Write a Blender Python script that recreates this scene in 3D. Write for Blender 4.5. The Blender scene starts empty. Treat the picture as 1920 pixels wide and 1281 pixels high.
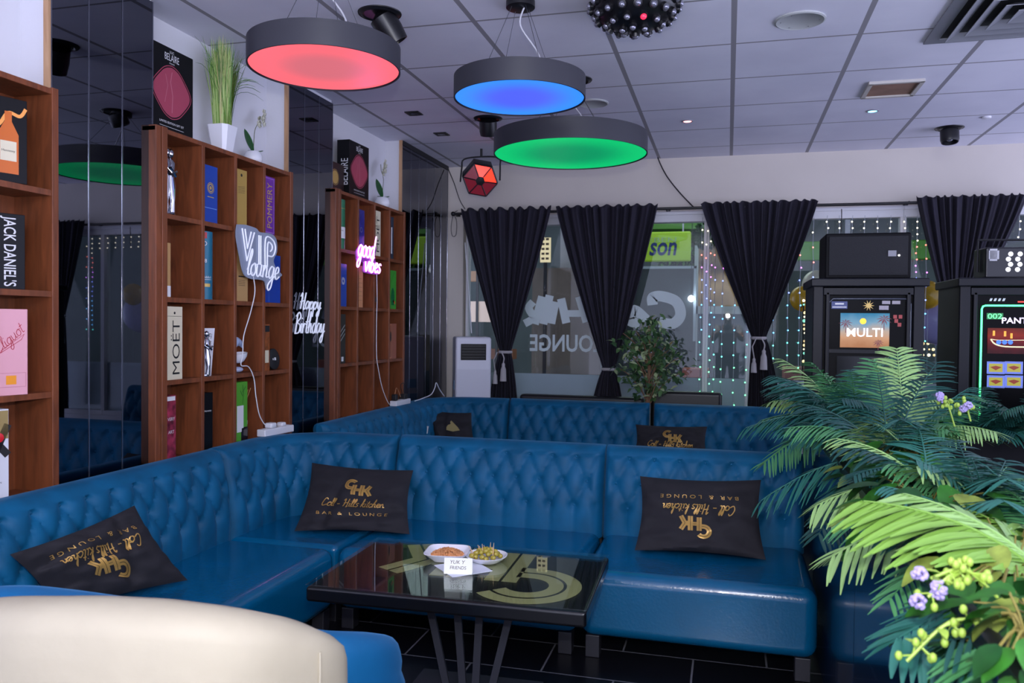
import bpy, bmesh, math, random
from mathutils import Vector, Matrix, noise
from math import pi, sin, cos, sqrt, atan2, exp
random.seed(7)
SC = bpy.context.scene
COL = SC.collection
# ---------------------------------------------------------------- camera
H = 1.424; FPX = 1510.0
YAW, PITCH, ROLL = .2615, -.0213, .0105
def basis():
    f = Vector((-sin(YAW)*cos(PITCH), cos(YAW)*cos(PITCH), sin(PITCH)))
    r = Vector((cos(YAW), sin(YAW), 0)); u = r.cross(f)
    return cos(ROLL)*r+sin(ROLL)*u, -sin(ROLL)*r+cos(ROLL)*u, f
CR, CU, CF = basis()
cd = bpy.data.cameras.new('camera'); cam = bpy.data.objects.new('camera', cd); COL.objects.link(cam)
cam.matrix_world = Matrix(((CR.x, CU.x, -CF.x, 0), (CR.y, CU.y, -CF.y, 0), (CR.z, CU.z, -CF.z, H), (0, 0, 0, 1)))
cd.sensor_width = 36; cd.lens = 36*FPX/1920; cd.clip_start = .02
cd.dof.use_dof = True; cd.dof.focus_distance = 3.6; cd.dof.aperture_fstop = 5.0
SC.camera = cam
# ---------------------------------------------------------------- world, lights, exposure
w = bpy.data.worlds.new('world'); SC.world = w; w.use_nodes = True
w.node_tree.nodes['Background'].inputs[0].default_value = (.36, .42, .62, 1)
_nt = w.node_tree; _bg = _nt.nodes['Background']; _bg.inputs[1].default_value = 3.0
_tc = _nt.nodes.new('ShaderNodeTexCoord'); _sp = _nt.nodes.new('ShaderNodeSeparateXYZ'); _rp = _nt.nodes.new('ShaderNodeValToRGB'); _ma = _nt.nodes.new('ShaderNodeMapRange')
_ma.inputs[1].default_value = -.6; _ma.inputs[2].default_value = .4
_nt.links.new(_tc.outputs['Generated'], _sp.inputs[0]); _nt.links.new(_sp.outputs[2], _ma.inputs[0]); _nt.links.new(_ma.outputs[0], _rp.inputs[0]); _nt.links.new(_rp.outputs[0], _bg.inputs[0])
_rp.color_ramp.elements[0].color = (.95, .98, 1.45, 1); _rp.color_ramp.elements[1].color = (.34, .37, .5, 1); _rp.color_ramp.elements[1].position = .8
def light(name, kind, loc, energy, color=(1, 1, 1), size=.1, aim=None, spot=None):
    l = bpy.data.lights.new(name, kind); o = bpy.data.objects.new(name, l); COL.objects.link(o)
    o.location = loc; l.energy = energy; l.color = color
    if kind == 'AREA': l.shape = 'DISK'; l.size = size
    elif kind in ('POINT', 'SPOT'): l.shadow_soft_size = size
    if aim is not None: o.rotation_euler = (Vector(aim)-Vector(loc)).to_track_quat('-Z', 'Y').to_euler()
    if spot: l.spot_size = spot; l.spot_blend = .6
    return o
light('camera_flash_light', 'POINT', (.0, .035, H+.185), 84, (1, .97, .95), .03)
light('added_fill_light', 'AREA', (.45, -.9, 2.75), 60, (.85, .9, 1), 1.0, aim=(.3, 2.4, .6))  # unseen fill added behind the camera to brighten the room
SC.view_settings.view_transform = 'Standard'; SC.view_settings.look = 'None'
SC.view_settings.exposure = 0.38; SC.view_settings.gamma = 1; SC.view_settings.use_curve_mapping = False

# ---------------------------------------------------------------- helpers
def at(x, y, ax, v):
    d = CR*((x-960)/FPX) + CU*(-(y-640.5)/FPX) + CF
    i = 'XYZ'.index(ax); c = (0, 0, H)
    t = (v-c[i])/d[i]
    return Vector((d.x*t, d.y*t, H+d.z*t))
def lin(c):
    if isinstance(c, str): c = [int(c[i:i+2], 16)/255 for i in (0, 2, 4)]
    return tuple((v/12.92 if v <= .04045 else ((v+.055)/1.055)**2.4) for v in c)
MATS = {}
def mat(name, col='808080', rough=.5, metal=0., emit=None, es=1., spec=.5, sheen=0., coat=0., alpha=1., bump=0., bscale=40., var=0., vscale=3., trans=0., sample=True):
    if name in MATS: return MATS[name]
    m = bpy.data.materials.new(name); m.use_nodes = True; nt = m.node_tree; b = nt.nodes['Principled BSDF']
    c = lin(col); b.inputs['Base Color'].default_value = (*c, 1)
    b.inputs['Roughness'].default_value = rough; b.inputs['Metallic'].default_value = metal
    b.inputs['Specular IOR Level'].default_value = spec
    b.inputs['Sheen Weight'].default_value = sheen; b.inputs['Coat Weight'].default_value = coat
    b.inputs['Transmission Weight'].default_value = trans; b.inputs['Alpha'].default_value = alpha
    if sheen: b.inputs['Sheen Roughness'].default_value = .35; b.inputs['Sheen Tint'].default_value = (*[min(1, v*1.5+.1) for v in c], 1)
    if emit is not None:
        b.inputs['Emission Color'].default_value = (*lin(emit), 1); b.inputs['Emission Strength'].default_value = es
        if not sample: m.cycles.emission_sampling = 'NONE'
    if bump or var:
        tc = nt.nodes.new('ShaderNodeTexCoord')
    if var:
        n = nt.nodes.new('ShaderNodeTexNoise'); n.inputs['Scale'].default_value = vscale; n.inputs['Detail'].default_value = 5
        r = nt.nodes.new('ShaderNodeValToRGB'); nt.links.new(tc.outputs['Object'], n.inputs['Vector']); nt.links.new(n.outputs['Fac'], r.inputs[0])
        r.color_ramp.elements[0].position = .3; r.color_ramp.elements[1].position = .7
        r.color_ramp.elements[0].color = (*[v*(1-var) for v in c], 1); r.color_ramp.elements[1].color = (*[min(1, v*(1+var)) for v in c], 1)
        nt.links.new(r.outputs[0], b.inputs['Base Color'])
    if bump:
        n = nt.nodes.new('ShaderNodeTexNoise'); n.inputs['Scale'].default_value = bscale; n.inputs['Detail'].default_value = 4
        bp = nt.nodes.new('ShaderNodeBump'); bp.inputs['Strength'].default_value = bump; bp.inputs['Distance'].default_value = .02
        nt.links.new(tc.outputs['Object'], n.inputs['Vector']); nt.links.new(n.outputs['Fac'], bp.inputs['Height']); nt.links.new(bp.outputs[0], b.inputs['Normal'])
    MATS[name] = m; return m

class MB:
    def __init__(s): s.v = []; s.f = []; s.m = []; s.sm = []; s.wn = False
    def add(s, vs, fs, T=None, mi=0, smooth=False):
        b = len(s.v)
        s.v += [tuple(T @ Vector(p)) if T is not None else tuple(p) for p in vs]
        for f in fs: s.f.append([i+b for i in f]); s.m.append(mi); s.sm.append(smooth)
        return s
    def box(s, x0, x1, y0, y1, z0, z1, T=None, mi=0):
        vs = [(x, y, z) for z in (z0, z1) for y in (y0, y1) for x in (x0, x1)]
        return s.add(vs, [(0, 2, 3, 1), (4, 5, 7, 6), (0, 1, 5, 4), (2, 6, 7, 3), (0, 4, 6, 2), (1, 3, 7, 5)], T, mi)
    def rbox(s, x0, x1, y0, y1, z0, z1, r=.01, n=3, T=None, mi=0):
        # rounded box by bevelling
        s.wn = True
        bm = bmesh.new(); bmesh.ops.create_cube(bm, size=1)
        for v in bm.verts: v.co = Vector(((x0+x1)/2+v.co.x*(x1-x0), (y0+y1)/2+v.co.y*(y1-y0), (z0+z1)/2+v.co.z*(z1-z0)))
        bmesh.ops.bevel(bm, geom=list(bm.edges), offset=min(r, .49*min(x1-x0, y1-y0, z1-z0)), segments=n, profile=.5, affect='EDGES')
        bm.verts.ensure_lookup_table(); bm.verts.index_update()
        s.add([v.co.copy() for v in bm.verts], [[v.index for v in f.verts] for f in bm.faces], T, mi, True); bm.free(); return s
    def lathe(s, prof, n=32, T=None, mi=0, smooth=True, cap=True):
        vs = []; fs = []
        for r, z in prof:
            for i in range(n): a = 2*pi*i/n; vs.append((r*cos(a), r*sin(a), z))
        for k in range(len(prof)-1):
            for i in range(n): j = (i+1) % n; fs.append((k*n+i, k*n+j, (k+1)*n+j, (k+1)*n+i))
        if cap:
            if prof[0][0] > 1e-5: fs.append(tuple(reversed(range(n))))
            if prof[-1][0] > 1e-5: fs.append(tuple(range((len(prof)-1)*n, len(prof)*n)))
        return s.add(vs, fs, T, mi, smooth)
    def tube(s, pts, r, n=8, T=None, mi=0, cap=True):
        pts = [Vector(p) for p in pts]; rs = r if isinstance(r, (list, tuple)) else [r]*len(pts)
        vs = []; fs = []; up = None
        for k, p in enumerate(pts):
            t = (pts[min(k+1, len(pts)-1)]-pts[max(k-1, 0)])
            t = t.normalized() if t.length > 1e-9 else Vector((0, 0, 1))
            if up is None: up = Vector((0, 0, 1)) if abs(t.z) < .9 else Vector((1, 0, 0))
            a = t.cross(up); a = a.normalized() if a.length > 1e-6 else t.orthogonal().normalized()
            b = t.cross(a).normalized(); up = -b
            up = b.cross(t)*0 + a.cross(t)
            for i in range(n):
                q = 2*pi*i/n; vs.append(p+a*(cos(q)*rs[k])+b*(sin(q)*rs[k]))
        for k in range(len(pts)-1):
            for i in range(n): j = (i+1) % n; fs.append((k*n+i, k*n+j, (k+1)*n+j, (k+1)*n+i))
        if cap: fs.append(tuple(reversed(range(n)))); fs.append(tuple(range((len(pts)-1)*n, len(pts)*n)))
        return s.add(vs, fs, T, mi, True)
    def sphere(s, c, r, nu=14, nv=9, T=None, mi=0, sc=(1, 1, 1)):
        prof = [(sin(pi*k/nv)*r, -cos(pi*k/nv)*r) for k in range(nv+1)]
        M = Matrix.Translation(c) @ Matrix.Diagonal((*sc, 1))
        return s.lathe([(max(p[0], 1e-4), p[1]) for p in prof], nu, (T @ M) if T is not None else M, mi)
    def grid(s, fn, nu, nv, T=None, mi=0, flip=False, closeu=False):
        vs = [fn(i/nu, j/nv) for j in range(nv+1) for i in range(nu+1)]
        fs = []
        for j in range(nv):
            for i in range(nu):
                a = j*(nu+1)+i; q = (a, a+1, a+nu+2, a+nu+1); fs.append(q[::-1] if flip else q)
        return s.add(vs, fs, T, mi, True)
    def build(s, name, mats, parent=None, loc=None, rz=0, solid=0, sub=0, bevel=0, kind=None):
        me = bpy.data.meshes.new(name); me.from_pydata([tuple(v) for v in s.v], [], s.f)
        if not isinstance(mats, (list, tuple)): mats = [mats]
        for m in mats: me.materials.append(m)
        for p, mi, sm in zip(me.polygons, s.m, s.sm): p.material_index = mi; p.use_smooth = sm
        me.update()
        if not s.wn and any(s.sm): me.set_sharp_from_angle(angle=.85)
        o = bpy.data.objects.new(name, me); COL.objects.link(o)
        if parent is not None: o.parent = parent
        if loc is not None: o.location = loc
        o.rotation_euler = (0, 0, rz)
        if bevel: b = o.modifiers.new('b', 'BEVEL'); b.width = bevel; b.segments = 2; b.limit_method = 'ANGLE'
        if solid: b = o.modifiers.new('s', 'SOLIDIFY'); b.thickness = solid; b.offset = 0
        if sub: b = o.modifiers.new('u', 'SUBSURF'); b.levels = sub; b.render_levels = sub
        if s.wn: b = o.modifiers.new('n', 'WEIGHTED_NORMAL'); b.weight = 100
        if kind: o['kind'] = kind
        return o
def tag(o, label=None, cat=None, group=None):
    if label: o['label'] = label
    if cat: o['category'] = cat
    if group: o['group'] = group
    return o
def empty(name, loc, label=None, cat=None, group=None, rz=0):
    o = bpy.data.objects.new(name, None); COL.objects.link(o); o.location = loc; o.rotation_euler = (0, 0, rz); o.empty_display_size = .05
    return tag(o, label, cat, group)
def dup(root, loc=None, rz=None, label=None, group=None):
    r = root.copy(); COL.objects.link(r)
    if loc is not None: r.location = loc
    if rz is not None: r.rotation_euler = (0, 0, rz)
    if label: r['label'] = label
    if group: r['group'] = group
    for ch in list(root.children):
        c = ch.copy(); COL.objects.link(c); c.parent = r
        for g in ch.children: d = g.copy(); COL.objects.link(d); d.parent = c
    return r
def structure(o): o['kind'] = 'structure'; return o
def TR(x=0, y=0, z=0, rx=0, ry=0, rz=0):
    return Matrix.Translation((x, y, z)) @ Matrix.Rotation(rz, 4, 'Z') @ Matrix.Rotation(ry, 4, 'Y') @ Matrix.Rotation(rx, 4, 'X')
def frame(o, x, z, n=None):   # matrix from origin, x axis, z axis
    x = Vector(x).normalized(); z = Vector(z); z = (z-x*z.dot(x)).normalized(); y = z.cross(x)
    return Matrix(((x.x, y.x, z.x, o[0]), (x.y, y.y, z.y, o[1]), (x.z, y.z, z.z, o[2]), (0, 0, 0, 1)))
def smooth(pts, n=6):
    out = []; P = [Vector(p) for p in pts]
    for i in range(len(P)-1):
        a, b, c, d = P[max(i-1, 0)], P[i], P[i+1], P[min(i+2, len(P)-1)]
        for k in range(n):
            t = k/n; out.append(.5*((2*b)+(c-a)*t+(2*a-5*b+4*c-d)*t*t+(3*b-a-3*c+d)*t**3))
    out.append(P[-1]); return out
# ---- lettering
_tc = {}
def text2d(s, size=1., shear=0., bold=0.):
    k = (s, shear, bold)
    if k not in _tc:
        cu = bpy.data.curves.new('t', 'FONT'); cu.body = s; cu.align_x = 'CENTER'; cu.align_y = 'CENTER'; cu.shear = shear; cu.offset = bold; cu.resolution_u = 3
        o = bpy.data.objects.new('t', cu); COL.objects.link(o)
        dg = bpy.context.evaluated_depsgraph_get(); me = bpy.data.meshes.new_from_object(o.evaluated_get(dg))
        _tc[k] = ([(v.co.x, v.co.y) for v in me.vertices], [list(p.vertices) for p in me.polygons])
        bpy.data.objects.remove(o); bpy.data.curves.remove(cu); bpy.data.meshes.remove(me)
    vs, fs = _tc[k]
    return [(x*size, y*size) for x, y in vs], fs
def fit2d(vf, w, h):
    vs, fs = vf; xs = [v[0] for v in vs]; ys = [v[1] for v in vs]
    cx, cy = (max(xs)+min(xs))/2, (max(ys)+min(ys))/2; sx = w/(max(xs)-min(xs)); sy = h/(max(ys)-min(ys)) if h else sx
    return [((x-cx)*sx, (y-cy)*sy) for x, y in vs], fs
def ribbon2d(pts, w):
    P = [Vector((p[0], p[1])) for p in pts]; vs = []; fs = []
    for i, p in enumerate(P):
        a = (P[i]-P[i-1]).normalized() if i > 0 else None; b = (P[i+1]-P[i]).normalized() if i < len(P)-1 else None
        if a is None or a.length < .5: a = b
        if b is None or b.length < .5: b = a
        t = (a+b).normalized(); n = Vector((-t.y, t.x)); k = 1/max(.4, n.dot(Vector((-a.y, a.x))))
        vs += [tuple(p+n*w/2*k), tuple(p-n*w/2*k)]
    for i in range(len(P)-1): fs.append((2*i, 2*i+1, 2*i+3, 2*i+2))
    return vs, fs
def merge2d(l):
    V = []; F_ = []
    for vs, fs in l: b = len(V); V += list(vs); F_ += [[i+b for i in f] for f in fs]
    return V, F_
def xf2d(vf, s=1, dx=0, dy=0, rot=0):
    c, n = cos(rot), sin(rot)
    return [((x*c-y*n)*s+dx, (x*n+y*c)*s+dy) for x, y in vf[0]], vf[1]
def put2d(mb, vf, M, d=.001, mi=0):
    # place a flat print: 2d x -> M x axis, 2d y -> M z axis, raised along -y
    return mb.add([(x, -d, y) for x, y in vf[0]], vf[1], M, mi)
# script alphabet, x-height 1, ascender 2
SCR = {
 'a': ([[(.8, .9), (.4, 1), (.05, .5), (.3, 0), (.7, .3), (.85, .95), (.8, .2), (1.1, .1)]], 1.05),
 'b': ([[(0, .6), (.4, 1.6), (.3, 2.1), (.1, 1.2), (.1, .1), (.5, 0), (.75, .5), (.5, .95), (.2, .7)]], .95),
 'c': ([[(.75, .8), (.45, 1), (.05, .5), (.35, 0), (.85, .2)]], .85),
 'd': ([[(.75, .9), (.4, 1), (.05, .5), (.3, 0), (.7, .3), (.95, 2.1), (.8, .2), (1.05, .1)]], 1.05),
 'e': ([[(.05, .4), (.6, .6), (.6, .95), (.3, 1), (.08, .5), (.35, 0), (.85, .25)]], .85),
 'f': ([[(0, .3), (.5, 1.6), (.4, 2.1), (.25, 1.2), (.1, -.8), (.3, -.5), (.4, .3), (.7, .3)]], .7),
 'g': ([[(.8, .9), (.4, 1), (.05, .5), (.3, 0), (.7, .3), (.85, .95), (.7, -.6), (.3, -1), (.1, -.6), (.6, -.1), (1.1, .2)]], 1.05),
 'h': ([[(0, .5), (.4, 1.7), (.25, 2.1), (.1, 0)], [(.12, .5), (.5, 1), (.65, .6), (.62, .1), (.95, .1)]], .95),
 'i': ([[(.1, 1), (.1, .15), (.4, .1)], [(.14, 1.45), (.18, 1.55)]], .42),
 'k': ([[(0, .5), (.4, 1.7), (.25, 2.1), (.1, 0)], [(.65, 1), (.2, .5), (.5, .3), (.75, 0), (.95, .1)]], .95),
 'l': ([[(0, .4), (.45, 1.7), (.3, 2.1), (.12, 1.2), (.15, .1), (.5, .1)]], .5),
 'n': ([[(.05, 1), (.1, 0)], [(.1, .5), (.5, 1), (.65, .6), (.65, .1), (1, .1)]], 1.),
 'o': ([[(.5, 1), (.1, .75), (.1, .2), (.5, 0), (.8, .4), (.6, .95), (.5, 1), (.95, .85)]], .92),
 'p': ([[(.1, 1), (.05, -1)], [(.08, .5), (.45, 1), (.8, .6), (.5, 0), (.1, .2)]], .95),
 'r': ([[(.05, 1), (.1, 0)], [(.1, .5), (.35, .95), (.7, .9)]], .7),
 's': ([[(.65, .85), (.4, 1), (.15, .75), (.6, .35), (.4, 0), (.05, .1)]], .75),
 't': ([[(.3, 1.7), (.2, .2), (.55, .05)], [(0, 1.15), (.6, 1.2)]], .58),
 'u': ([[(.05, 1), (.1, .2), (.4, 0), (.7, .4), (.75, 1), (.75, .15), (1.05, .1)]], 1.05),
 'v': ([[(0, 1), (.35, 0), (.8, 1), (.95, .9)]], .95),
 'y': ([[(.05, 1), (.15, .3), (.45, .1), (.75, 1), (.6, -.7), (.25, -1), (.1, -.6), (.7, 0), (1, .2)]], 1.),
 'B': ([[(.3, 2), (.15, 0)], [(.0, 1.7), (.6, 2.1), (1, 1.6), (.4, 1.1), (1.05, .8), (.9, .1), (.1, 0)]], 1.25),
 'C': ([[(1.1, 1.7), (.9, 2.1), (.4, 1.8), (.05, .8), (.4, 0), (1.1, .4)]], 1.2),
 'H': ([[(0, 1.6), (.35, 2), (.25, 0)], [(1.1, 2.1), (.95, 0), (1.2, .1)], [(.1, .9), (1.1, 1.1)]], 1.35),
 '-': ([[(.1, .6), (.8, .65)]], 1.), ' ': ([], .55),
}
def script(s, slant=.2, sub=4):
    out = []; x = 0
    for ch in s:
        st, adv = SCR[ch]
        for q in st: out.append([(p.x+x+slant*p.y, p.y) for p in smooth([(a, b, 0) for a, b in q], sub)])
        x += adv
    return out, x
def script2d(s, w, lw, slant=.25):
    st, L = script(s, slant); k = w/L
    return merge2d([ribbon2d([((x-L/2)*k, (y-.6)*k) for x, y in q], lw) for q in st])
def double(pts, w, gap):   # stroke with a dark groove down its middle: two parallel bands
    bw = (w-gap)/2; P = [Vector(p) for p in pts]
    def off(d):
        o = []
        for i, p in enumerate(P):
            a = (P[i]-P[i-1]).normalized() if i else (P[1]-P[0]).normalized(); b = (P[i+1]-P[i]).normalized() if i < len(P)-1 else a
            t = (a+b).normalized(); n = Vector((-t.y, t.x)); k = 1/max(.35, n.dot(Vector((-a.y, a.x)))); o.append(p+n*d*k)
        return o
    return [ribbon2d(off((w+gap)/4), bw), ribbon2d(off(-(w+gap)/4), bw)]
def chk_logo():            # unit width, centred
    L = []
    arc = [(135+97*cos(a), 285+97*sin(a)) for a in [math.radians(38+k*(232)/28) for k in range(29)]]
    L += double(arc+[(175, 188)], 82, 8)
    L += double([(207, 275), (207, 20)], 86, 7)
    L += double([(250, 145), (312, 145)], 70, 6)
    L += double([(355, 275), (355, 0)], 86, 7)
    L += double([(515, 262), (445, 140), (515, 4)], 80, 7)
    L += [ribbon2d([(398, 140), (420, 140)], 90)]
    vs, fs = merge2d(L)
    return [((x-277)/560, (y-210)/560) for x, y in vs], fs
LOGO = chk_logo()
def subdiv2d(vf, n=2):
    vs, fs = list(vf[0]), [list(f) for f in vf[1]]
    for _ in range(n):
        nf = []
        for f in fs:
            if len(f) != 4: nf.append(f); continue
            a, b, c, d = f; P = [vs[i] for i in f]; base = len(vs)
            mid = lambda p, q: ((p[0]+q[0])/2, (p[1]+q[1])/2)
            vs += [mid(P[0], P[1]), mid(P[1], P[2]), mid(P[2], P[3]), mid(P[3], P[0]), mid(mid(P[0], P[1]), mid(P[2], P[3]))]
            e, g, h, k, m = range(base, base+5)
            nf += [[a, e, m, k], [e, b, g, m], [m, g, c, h], [k, m, h, d]]
        fs = nf
    return vs, fs

# ---------------------------------------------------------------- materials
def wood(name, c1, c2, rough=.38, scale=1.):
    m = bpy.data.materials.new(name); m.use_nodes = True; nt = m.node_tree; b = nt.nodes['Principled BSDF']
    tc = nt.nodes.new('ShaderNodeTexCoord'); mp = nt.nodes.new('ShaderNodeMapping'); mp.inputs['Scale'].default_value = (9*scale, 9*scale, 1.1*scale)
    n = nt.nodes.new('ShaderNodeTexNoise'); n.inputs['Scale'].default_value = 3.2; n.inputs['Detail'].default_value = 7; n.inputs['Distortion'].default_value = 1.2
    r = nt.nodes.new('ShaderNodeValToRGB'); r.color_ramp.elements[0].position = .3; r.color_ramp.elements[1].position = .72
    r.color_ramp.elements[0].color = (*lin(c1), 1); r.color_ramp.elements[1].color = (*lin(c2), 1)
    nt.links.new(tc.outputs['Object'], mp.inputs[0]); nt.links.new(mp.outputs[0], n.inputs['Vector']); nt.links.new(n.outputs['Fac'], r.inputs[0]); nt.links.new(r.outputs[0], b.inputs['Base Color'])
    b.inputs['Roughness'].default_value = rough
    MATS[name] = m; return m
WOOD = wood('red_brown_wood', '60341f', '85492b')
WOODEDGE = wood('pale_wood_edge', 'a8805c', 'c09a76', .5)
WHITE = mat('white_paint', 'd5d5dc', .75, bump=.03, bscale=60)
def ceiling_mat():
    m = bpy.data.materials.new('ceiling_tiles'); m.use_nodes = True; nt = m.node_tree; b = nt.nodes['Principled BSDF']; b.inputs['Roughness'].default_value = .8
    g = nt.nodes.new('ShaderNodeNewGeometry'); sp = nt.nodes.new('ShaderNodeSeparateXYZ'); nt.links.new(g.outputs['Position'], sp.inputs[0])
    def line(axis, off, w):
        a = nt.nodes.new('ShaderNodeMath'); a.operation = 'ADD'; a.inputs[1].default_value = -off+60+.3; nt.links.new(sp.outputs[axis], a.inputs[0])
        k = nt.nodes.new('ShaderNodeMath'); k.operation = 'MODULO'; k.inputs[1].default_value = .6; nt.links.new(a.outputs[0], k.inputs[0])
        s_ = nt.nodes.new('ShaderNodeMath'); s_.operation = 'SUBTRACT'; s_.inputs[1].default_value = .3; nt.links.new(k.outputs[0], s_.inputs[0])
        ab = nt.nodes.new('ShaderNodeMath'); ab.operation = 'ABSOLUTE'; nt.links.new(s_.outputs[0], ab.inputs[0])
        l = nt.nodes.new('ShaderNodeMath'); l.operation = 'LESS_THAN'; l.inputs[1].default_value = w; nt.links.new(ab.outputs[0], l.inputs[0]); return l
    lx = line(0, .006, .013); ly = line(1, 4.294, .0075)
    tcn = nt.nodes.new('ShaderNodeTexNoise'); tcn.inputs['Scale'].default_value = 1.6; tcn.inputs['Detail'].default_value = 6
    nt.links.new(g.outputs['Position'], tcn.inputs['Vector'])
    r = nt.nodes.new('ShaderNodeValToRGB'); r.color_ramp.elements[0].color = (*lin('d2d2e0'), 1); r.color_ramp.elements[1].color = (*lin('e0e0ec'), 1)
    r.color_ramp.elements[0].position = .35; r.color_ramp.elements[1].position = .65; nt.links.new(tcn.outputs['Fac'], r.inputs[0])
    def mixc(fac, a, col):
        mx = nt.nodes.new('ShaderNodeMix'); mx.data_type = 'RGBA'; nt.links.new(fac.outputs[0], mx.inputs[0]); nt.links.new(a, mx.inputs[6]); mx.inputs[7].default_value = (*lin(col), 1); return mx.outputs[2]
    o = mixc(ly, r.outputs[0], '8d8b90'); o = mixc(lx, o, '8e8c92'); nt.links.new(o, b.inputs['Base Color']); return m
CEIL = ceiling_mat()
def floor_mat():
    m = bpy.data.materials.new('black_floor_tiles'); m.use_nodes = True; nt = m.node_tree; b = nt.nodes['Principled BSDF']; b.inputs['Roughness'].default_value = .28
    g = nt.nodes.new('ShaderNodeNewGeometry'); br = nt.nodes.new('ShaderNodeTexBrick')
    br.inputs['Scale'].default_value = 1; br.inputs['Mortar Size'].default_value = .004; br.inputs['Mortar Smooth'].default_value = 0; br.inputs['Brick Width'].default_value = .6; br.inputs['Row Height'].default_value = .3
    br.inputs['Color1'].default_value = (*lin('0d0d12'), 1); br.inputs['Color2'].default_value = (*lin('121217'), 1); br.inputs['Mortar'].default_value = (*lin('6a6a72'), 1)
    mp = nt.nodes.new('ShaderNodeMapping'); mp.inputs['Location'].default_value = (.12, .1, 0)
    nt.links.new(g.outputs['Position'], mp.inputs[0]); nt.links.new(mp.outputs[0], br.inputs['Vector']); nt.links.new(br.outputs['Color'], b.inputs['Base Color']); return m
FLOOR = floor_mat()
VELVET = mat('blue_velvet', '00547c', .6, sheen=.4, var=.25, vscale=6, spec=.3)
VINYL = mat('blue_vinyl', '005680', .2, coat=.25, var=.1, vscale=4, bump=.05, bscale=90)
BLACKFABRIC = mat('black_cotton', '1d1b22', .85, bump=.15, bscale=25)
GOLD = mat('gold_foil', 'c49a52', .4, .35, var=.2, vscale=18)
GOLDMATT = mat('matt_gold_print', 'a89a68', .5, .1)
BLACK = mat('black_plastic', '121216', .35)
BLACKMATT = mat('black_matt', '17171c', .6)
HOUSING = mat('charcoal_lamp_housing', '2b2b33', .5)
STEEL = mat('steel', 'a8a8ae', .3, .9)
CHROME = mat('chrome', 'c8c8d0', .08, 1.)
WHITEPLASTIC = mat('white_plastic', 'd8d8e0', .35)
CERAMIC = mat('white_ceramic', 'e6e6ee', .2)
DARKWOOD = mat('dark_leg', '26262e', .45)
def mirror_mat():
    m = bpy.data.materials.new('smoked_mirror'); m.use_nodes = True; nt = m.node_tree; b = nt.nodes['Principled BSDF']
    b.inputs['Base Color'].default_value = (.155, .16, .19, 1); b.inputs['Metallic'].default_value = 1; b.inputs['Roughness'].default_value = .015; return m
MIRROR = mirror_mat()
def pane_mat(name, tint, base=.06):
    m = bpy.data.materials.new(name); m.use_nodes = True; nt = m.node_tree; nt.nodes.remove(nt.nodes['Principled BSDF'])
    o = nt.nodes['Material Output']; t = nt.nodes.new('ShaderNodeBsdfTransparent'); t.inputs[0].default_value = (*tint, 1)
    g = nt.nodes.new('ShaderNodeBsdfGlossy'); g.inputs['Roughness'].default_value = .01; g.inputs['Color'].default_value = (1, 1, 1, 1)
    f = nt.nodes.new('ShaderNodeLayerWeight'); f.inputs[0].default_value = .5; p5 = nt.nodes.new('ShaderNodeMath'); p5.operation = 'POWER'; p5.inputs[1].default_value = 5; nt.links.new(f.outputs['Facing'], p5.inputs[0]); a = nt.nodes.new('ShaderNodeMath'); a.operation = 'MULTIPLY_ADD'; a.inputs[1].default_value = 1-base; a.inputs[2].default_value = base
    mx = nt.nodes.new('ShaderNodeMixShader'); nt.links.new(p5.outputs[0], a.inputs[0]); nt.links.new(a.outputs[0], mx.inputs[0]); nt.links.new(t.outputs[0], mx.inputs[1]); nt.links.new(g.outputs[0], mx.inputs[2]); nt.links.new(mx.outputs[0], o.inputs[0]); return m
PANE = pane_mat('window_glass', (.86, .9, .9), .02)

# ---------------------------------------------------------------- room shell
ZC = H+1.445            # 2.869
XW, XM = -2.655, -2.51  # recess wall, mirror piers
YB = 7.075
XR = 4.6; YN = -1.6
structure(MB().box(-2.9, XR, YN, 7.3, -.1, 0).build('floor', FLOOR))
structure(MB().box(-2.9, XR, YN, 7.3, ZC, ZC+.1).build('ceiling', CEIL))
PIERS = [(2.53, 3.09), (4.25, 4.79), (5.955, 7.03)]
m = MB().box(-2.9, XW, YN, 7.3, 0, ZC)
for a, b in PIERS: m.box(XW-.01, XM-.006, a, b, 0, ZC)
structure(m.build('wall_left', WHITE))
n = 0
for a, b in PIERS:
    n += 1; structure(MB().box(XM-.02, XM+.004, a-.014, a, H+.876, ZC).build('trim_%d' % n, WOODEDGE))
n += 1; structure(MB().box(XM-.004, XM+.01, 5.955, 7.03, ZC-.035, ZC).build('trim_%d' % n, BLACKMATT))
SEAM = mat('mirror_bevel', '8a8c98', .15, .9)
for (a, b), k, lab in zip(PIERS, (3, 3, 6), ('smoked mirror cladding of three tall strips beside the leftmost shelving, reflecting the green lamp', 'smoked mirror cladding carrying the unlit birthday lettering', 'smoked mirror cladding of six narrow strips in the far corner behind the air conditioner')):
    r = empty('mirror_panel', (XM, (a+b)/2, 0), lab, 'mirror'); wd = (b-a)/k
    for i in range(k):
        y0 = -(b-a)/2+i*wd
        MB().box(-.005, .003, y0+.0025, y0+wd-.0025, .02, ZC-.02).build('mirror_strip', MIRROR, r)
    mm = MB()
    for i in range(k+1):
        y0 = -(b-a)/2+i*wd; mm.box(-.003, .0045, y0-.003, y0+.003, .02, ZC-.02)
    mm.build('bevel_trim', SEAM, r)
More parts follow.
